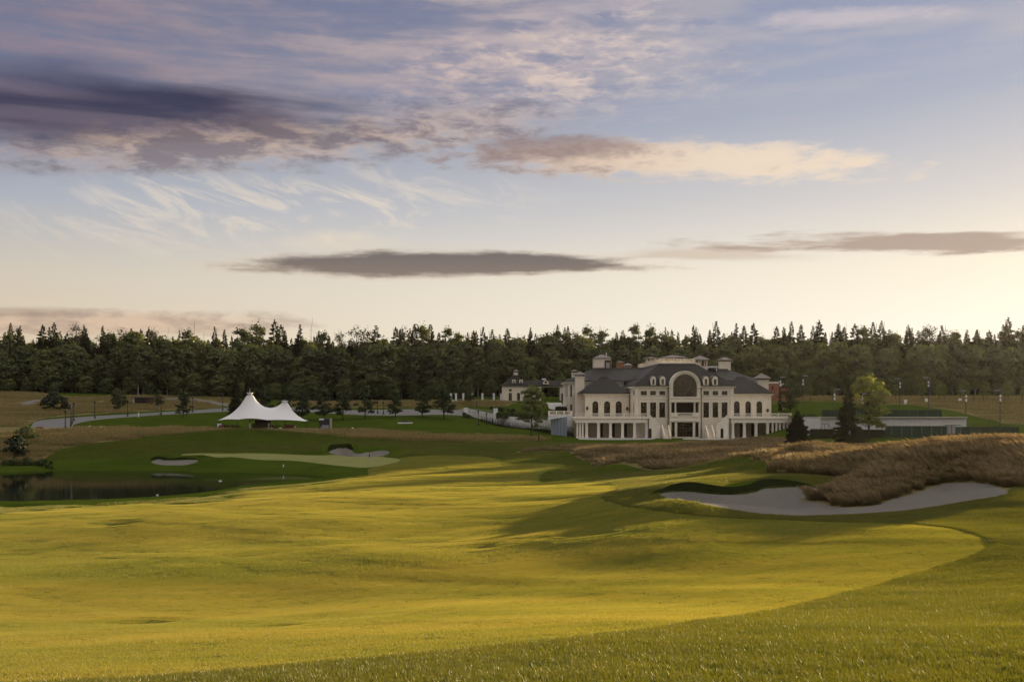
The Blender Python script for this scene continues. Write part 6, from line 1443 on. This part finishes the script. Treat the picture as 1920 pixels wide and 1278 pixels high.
for n_, (px, dy) in enumerate(((414,-2.0),(428,-1.5),(446,-2.6),(520,-2.5))):
    p = (tx(px), YTN+dy, zd); lb = ('round dark table under the tent, outermost on the left','second round dark table from the left under the tent','round dark table left of the bar under the tent','round dark table right of the bar under the tent')[n_]
    if n_ == 0: tb0.location = p
    else: dup(tb0, p, 0, lb)
    for k_ in range(4):
        a = 0.6+k_*1.571; c_ = (p[0]+0.85*math.cos(a), p[1]+0.85*math.sin(a), zd); lb2 = ('right rear','left rear','left front','right front')[k_] + ' dark chair at the ' + lb.replace('round dark ', '').replace(' under the tent', '')
        if first: ch0.location = c_; ch0.rotation_euler[2] = a-1.571; ch0['label'] = lb2; first = False
        else: dup(ch0, c_, a-1.571, lb2, 'chairs at the ' + lb)
ch0['group'] = 'chairs at the round dark table under the tent, outermost on the left'
um = thing('table_cloth_bundle', 'white and plum cloth covered sideboard at the left tent corner', 'sideboard', (tx(421), YTN-2.6, zd))
MB().box(tx(414.5), tx(421), YTN-2.8, YTN-2.2, zd+0.5, zd+1.25).build('white_cover', 'white_paint', um); MB().box(tx(421)+.01, tx(427), YTN-2.8, YTN-2.2, zd+0.3, zd+1.05).build('plum_cover', 'plum_cloth', um); MB().box(tx(414.5), tx(427), YTN-2.75, YTN-2.25, zd, zd+0.298).build('base_board', 'timber_dark', um)
um.name = 'sideboard'
sf = thing('lounge_sofa', 'dark red-brown lounge sofa on the deck right of the tent bar', 'sofa', (tx(547), YTN-2, zd))
MB().box(tx(537.5), tx(556), YTN-2.6, YTN-1.6, zd, zd+.45).build('seat', 'timber_red', sf); MB().box(tx(537.5), tx(556), YTN-1.598, YTN-1.3, zd, zd+.95).build('backrest', 'timber_red', sf)
for p in (537.5, 554.3): MB().box(tx(p), tx(p)+.2, YTN-2.6, YTN-1.6, zd+.452, zd+.7).build('armrest', 'timber_red', sf)
o = tag(MB().box(tx(556.8), tx(559), YTN-2.4, YTN-2.2, zd, zd+0.8).build('menu_board', 'deck_board'), 'small pale board at the right end of the sofa', 'board')
for n_, px in enumerate((515.5, 531.5)):
    q = MB().lathe(tx(px), YTN-3, [(.18,zd),(.24,zd+.25),(.22,zd+.42),(.1,zd+.45)], 10).build('white_pouf', 'white_paint'); tag(q, ('small white pot on the deck right of the bar','small white pot on the deck by the sofa')[n_], 'pot')
ko = thing('service_kiosk', 'black upright service kiosk with white sign and pale side board, right of the tent', 'kiosk', (tx(611), YTN, gt_))
x0, x1 = tx(600), tx(619.5); zk = gt_-0.05
MB().box(x0, x1, YTN-.9, YTN+.9, zk, Z_(784,YTN)).build('cabinet', 'black_metal', ko); MB().box(tx(600), tx(609), YTN-.96, YTN-.905, Z_(786.8,YTN), Z_(784.3,YTN)).build('sign_panel', 'white_paint', ko)
MB().box(tx(619.7), tx(623.5), YTN-.9, YTN-.7, zk, Z_(783.8,YTN)).build('side_board', 'deck_board', ko)
q = MB(); k = 0
for i in range(5): q.box(tx(602.5+i*0.8), tx(618.5), YTN-1.5+i*0.11, YTN-1.4+i*0.11, zk+0.12+i*0.18, zk+0.25+i*0.18)
o = q.build('vent_louvres', 'grey_metal', ko); o['kind'] = 'stuff'
xk, yk = X_(653,210), 210; zk = gz(xk, yk)
o = tag(MB().box(xk-.45, xk+.35, yk-.3, yk+.3, zk, zk+.4).frus((xk-.4,xk+.3,yk-.25,yk+.25), zk+.403, (xk-.2,xk+.1,yk-.15,yk+.15), zk+.75).build('ground_pump', 'black_metal'), 'small dark pump housing on the lawn right of the kiosk', 'pump')
o = tag(MB().box(xk+.7, xk+1.05, yk-.2, yk+.2, zk, zk+.6).frus((xk+.7,xk+1.05,yk-.2,yk+.2), zk+.602, (xk+.8,xk+.95,yk-.1,yk+.1), zk+.75).build('white_marker_box', 'white_paint'), 'small white box beside the dark pump housing', 'box')
xk, yk = X_(759,226), 226; zk = gz(xk, yk)
dn = thing('ground_hatch', 'dark mound with white edge board lying on the lawn below the pines', 'hatch', (xk, yk, zk))
MB().frus((xk-1.6,xk+1.3,yk-.6,yk+.8), zk-.1, (xk-.7,xk+.5,yk-.2,yk+.4), zk+.55).build('mound', 'dark_interior', dn); MB().box(xk-1.5, xk+1.9, yk-.85, yk-.62, zk-.1, zk+.2).build('edge_board', 'white_paint', dn)

# ------------------------------------------------------------------ lamps
def path_lamp(px, yt, yb, label, group=None, arm=0, ymin=150):
    x, y, z = spot(px, yb, ymin); zt = Z_(yt, y); t = thing('street_lamp', label, 'lamp', (x, y, z), 0, group)
    q = MB(); q.lathe(x, y, [(.20,z-.2),(.20,z+.55),(.10,z+.65),(.075,zt-.75),(.05,zt-.7)], 8); q.build('pole', 'black_metal', t)
    q = MB(); q.frus((x-.10,x+.10,y-.10,y+.10), zt-.72, (x-.2,x+.2,y-.2,y+.2), zt-.2); q.build('lantern', 'black_metal', t)
    q = MB(); q.frus((x-.26,x+.26,y-.26,y+.26), zt-.197, (x-.05,x+.05,y-.05,y+.05), zt); q.build('lantern_cap', 'black_metal', t)
    if arm: MB().box(x+.09, x+arm, y-.05, y+.05, zt-.9, zt-.78).build('arm', 'black_metal', t)
    return t
for n_, (px, yt, yb, arm) in enumerate(((122.5,767.5,804,0),(132.7,759,799.5,0),(135,758,794.5,0),(138.3,754,788.8,0),(177.7,750.5,783.8,0),(239.2,749,780,1.4),(302,748,777.5,0),(350,759,778,0),(361,743.5,772.5,0))):
    path_lamp(px, yt, yb, ORD[n_] + (' black lamp post from the left along the curving road' if not arm else ' black lamp post from the left by the road, with a side arm'), 'lamp posts along the left road', arm)
path_lamp(417.5, 737.5, 768.8, 'black lamp post left of the tent peak where the road bends')
for n_, (px, yt, yb) in enumerate(((708,751,775),(719,752,776),(731,756,776))): path_lamp(px, yt, yb, ORD[n_] + ' thin black lamp post from the left between the young pines', 'lamp posts behind the pine lawn')
path_lamp(894, 752, 765, 'short black lamp post in front of the brown strip by the fence', None, 0, 230)
path_lamp(897, 768, 797, 'tall black lamp post at the top of the sloping hedge', None, 0, 225); path_lamp(912.3, 773, 796, 'black lamp post with lantern before the curved white wall', None, 0, 225)
o_ = spot(1010, 828, 140); q = MB(); q.lathe(o_[0], o_[1], [(.12,o_[2]-.1),(.12,o_[2]+1.0),(.16,o_[2]+1.02),(.16,o_[2]+1.3),(.03,o_[2]+1.4)], 8); tag(q.build('bollard', 'black_metal'), 'thin dark post on the lawn right of the slender green tree', 'bollard')
path_lamp(1657.8, 738, 757, 'short dark lamp post beyond the courts, right of the yellow-green tree', None, 0, 230); path_lamp(1826, 728.5, 754.5, 'short lamp post among the young trees at the right', None, 0, 230)
fl0 = None
for n_, (px, yt, Y, sgn) in enumerate(((1462.8,706.5,255,1),(1505.5,704.5,255,1),(1564.5,729.5,219.5,1),(1616.5,738,222,1),(1687.3,709.8,255,-1),(1740.5,707.5,255,-1),(1811,732.5,219.8,-1),(1875.2,731.8,219,-1))):
    x = X_(px, Y); z = gz(x, Y); zt = Z_(yt, Y); t = thing('floodlight_mast', '', 'floodlight', (x, Y, z), 0, 'tennis floodlight masts')
    t['label'] = ('floodlight mast in front of the brick building','floodlight mast above the leafy tree behind the terrace','floodlight mast beside the tall ragged spruce','floodlight mast half hidden in the yellow-green tree','tall floodlight mast right of the yellow-green tree','tall floodlight mast at the right end of the upper court fence','floodlight mast at the right end of the pale wall','rightmost floodlight mast, rising behind the lower court fence')[n_]
    MB().tube((x,Y,z-.3),(x,Y,zt-.1),.11,.07,6).build('mast', 'black_metal', t); a = x + sgn*0.05
    MB().box(min(a, a+sgn*1.15), max(a, a+sgn*1.15), Y-.25, Y+.25, zt-.1, zt+.14).build('lamp_head', 'grey_metal', t)
    for k_, zz in enumerate((0.9, 1.75)): MB().box(x-.17, x+.17, Y-.24, Y-.115, zt-zz-.6, zt-zz).build('ballast_box', 'white_paint', t)

# ------------------------------------------------------------------ small things on the course
fx_, fy_, fz_ = spot(691.4, 872, 125); fl = thing('golf_flag', 'dark flag on a thin pole standing in the pale putting green', 'flag', (fx_, fy_, fz_))
zt = Z_(850, fy_); MB().tube((fx_,fy_,fz_-.1),(fx_,fy_,zt),.022,.018,6).build('pole', 'deck_board', fl)
q = MB()
for i in range(6):
    a, b = i/6, (i+1)/6; q.poly([(fx_+.02+.16*a, fy_+.05*math.sin(a*5), zt-.02-.05*a),(fx_+.02+.16*b, fy_+.05*math.sin(b*5), zt-.02-.05*b),(fx_+.02+.13*b, fy_+.07*math.sin(b*5), zt-.5),(fx_+.02+.13*a, fy_+.07*math.sin(a*5), zt-.5)])
q.build('banner', 'black_metal', fl)
for n_, (px, yt, yb, lb) in enumerate(((167.7,797.8,805,'left one of two short white posts by the lower lawn edge'),(188.5,799,806,'right one of two short white posts by the lower lawn edge'),(259.8,773.5,781.5,'short white post on the lawn edge below the road'))):
    x, y, z = spot(px, yb, 150); h = Z_(yt, y)-z; q = MB(); q.lathe(x, y, [(.13,z-.1),(.12,z+h*.85),(.14,z+h*.87),(.05,z+h)], 8); tag(q.build('white_post', 'white_paint'), lb, 'post')
x, y, z = spot(74.5, 805, 150); sg_ = thing('brown_sign', 'small brown board sign at the lower end of the asphalt road', 'sign', (x, y, z))
MB().box(x-.6, x+.6, y-.05, y+.05, z+.1, z+.55).build('board', 'brown_sign', sg_)
for d_ in (-.5, .5): MB().box(x+d_-.05, x+d_+.05, y+.052, y+.12, z-.2, z+.55).build('post', 'timber_dark', sg_)
x, y, z = spot(264.5, 758, 200); sh = thing('timber_shed', 'dark flat-roofed shed at the forest foot on the left meadow', 'shed', (x, y, z)); w_ = 15.5/F*y
MB().box(x-w_, x+w_, y, y+4, z-.3, z+2.0).build('wall', 'timber_dark', sh); MB().box(x-w_-.3, x+w_+.3, y-.4, y+4.3, z+2.002, z+2.2).build('roof', 'lead_pipe', sh); MB().box(x-w_+.6, x+w_-1.2, y-.03, y-.003, z, z+1.7).build('opening', 'dark_interior', sh); MB().box(x-w_-.002, x-w_+.5, y-.05, y-.004, z, z+2.0).build('end_post', 'deck_board', sh)
for n_, (px, yt, yb, lb) in enumerate(((1697.8,751,759,'white upright box on the grass right of the yellow-green tree'),(1737.3,743.5,752.5,'white upright box under the tall floodlight mast'),(1800,746,754,'white planter box under the paired young trees'))):
    Y = (268,276,282)[n_]; x = X_(px,Y); z = gz(x,Y); q = MB().frus((x-.30,x+.30,Y-.25,Y+.25), z-.1, (x-.34,x+.34,Y-.28,Y+.28), z+1.05).box(x-.38, x+.38, Y-.32, Y+.32, z+1.053, z+1.15); tag(q.build('planter_box', 'white_paint'), lb, 'planter')
for n_, (px, py, r_) in enumerate(((413,901.5,.22),(295,928,.14))):
    Y = (CZ-WL)/((py-HY)/F); x = X_(px,Y); q = MB(); q.lathe(x, Y, [(r_*.5,WL-.02),(r_,WL+.03),(r_*.8,WL+.08),(r_*.2,WL+.10)], 9); tag(q.build('floating_light', 'white_paint'), ('larger pale float on the pond, nearer the far bank','smaller pale float on the pond, nearer the near bank')[n_], 'float')
x, y, z = spot(531.3, 876, 125); q = MB(); q.lathe(x, y, [(.02,z),(.07,z+.12),(.10,z+.25),(.03,z+.38),(.05,z+.43),(.02,z+.5)], 8); tag(q.build('white_bird', 'white_paint'), 'small white bird standing on the dark bank below the green', 'bird')
for n_, (px, py, r_) in enumerate(((279,1127,.22),(1114,994,.26),(216,977,.35),(508,1156,.14),(900,1017,.2))):
    x, y = HOLLOW[n_][0], HOLLOW[n_][1]; z = gz(x, y); dr = thing('drain_inlet', ('dark drain in the nearest hollow of the fairway, lower left','dark drain hollow beside the bunker shadow on the fairway','dark drain hollow on the far left fairway','tiny drain mark in the fairway, lower middle','tiny drain mark in the centre fairway')[n_], 'drain', (x, y, z))
    MB().lathe(x, y, [(r_,z-.06),(r_,z+.012),(r_*.86,z+.014),(r_*.86,z-.03)], 14).build('rim', 'black_metal', dr)
    for k_ in range(5): o_ = (-.6+.3*k_)*r_; l_ = math.sqrt(max(0, (r_*.85)**2-o_*o_)); MB().box(x+o_-.012, x+o_+.012, y-l_, y+l_, z-.02, z+.006).build('grate_bar', 'black_metal', dr)

# ------------------------------------------------------------------ evening haze: one closed box of thin air round everything
m, nt, o = new_mat('haze'); pv_ = nt.nodes.new('ShaderNodeVolumePrincipled'); pv_.inputs['Density'].default_value = 0.000026; pv_.inputs['Anisotropy'].default_value = 0.66
pv_.inputs['Color'].default_value = (0.95, 0.93, 0.90, 1); nt.links.new(pv_.outputs[0], o.inputs['Volume'])
hz = MB().box(-4600, 6700, -60, 4100, -6.0, 48.0).build('haze', 'haze'); hz['kind'] = 'stuff'
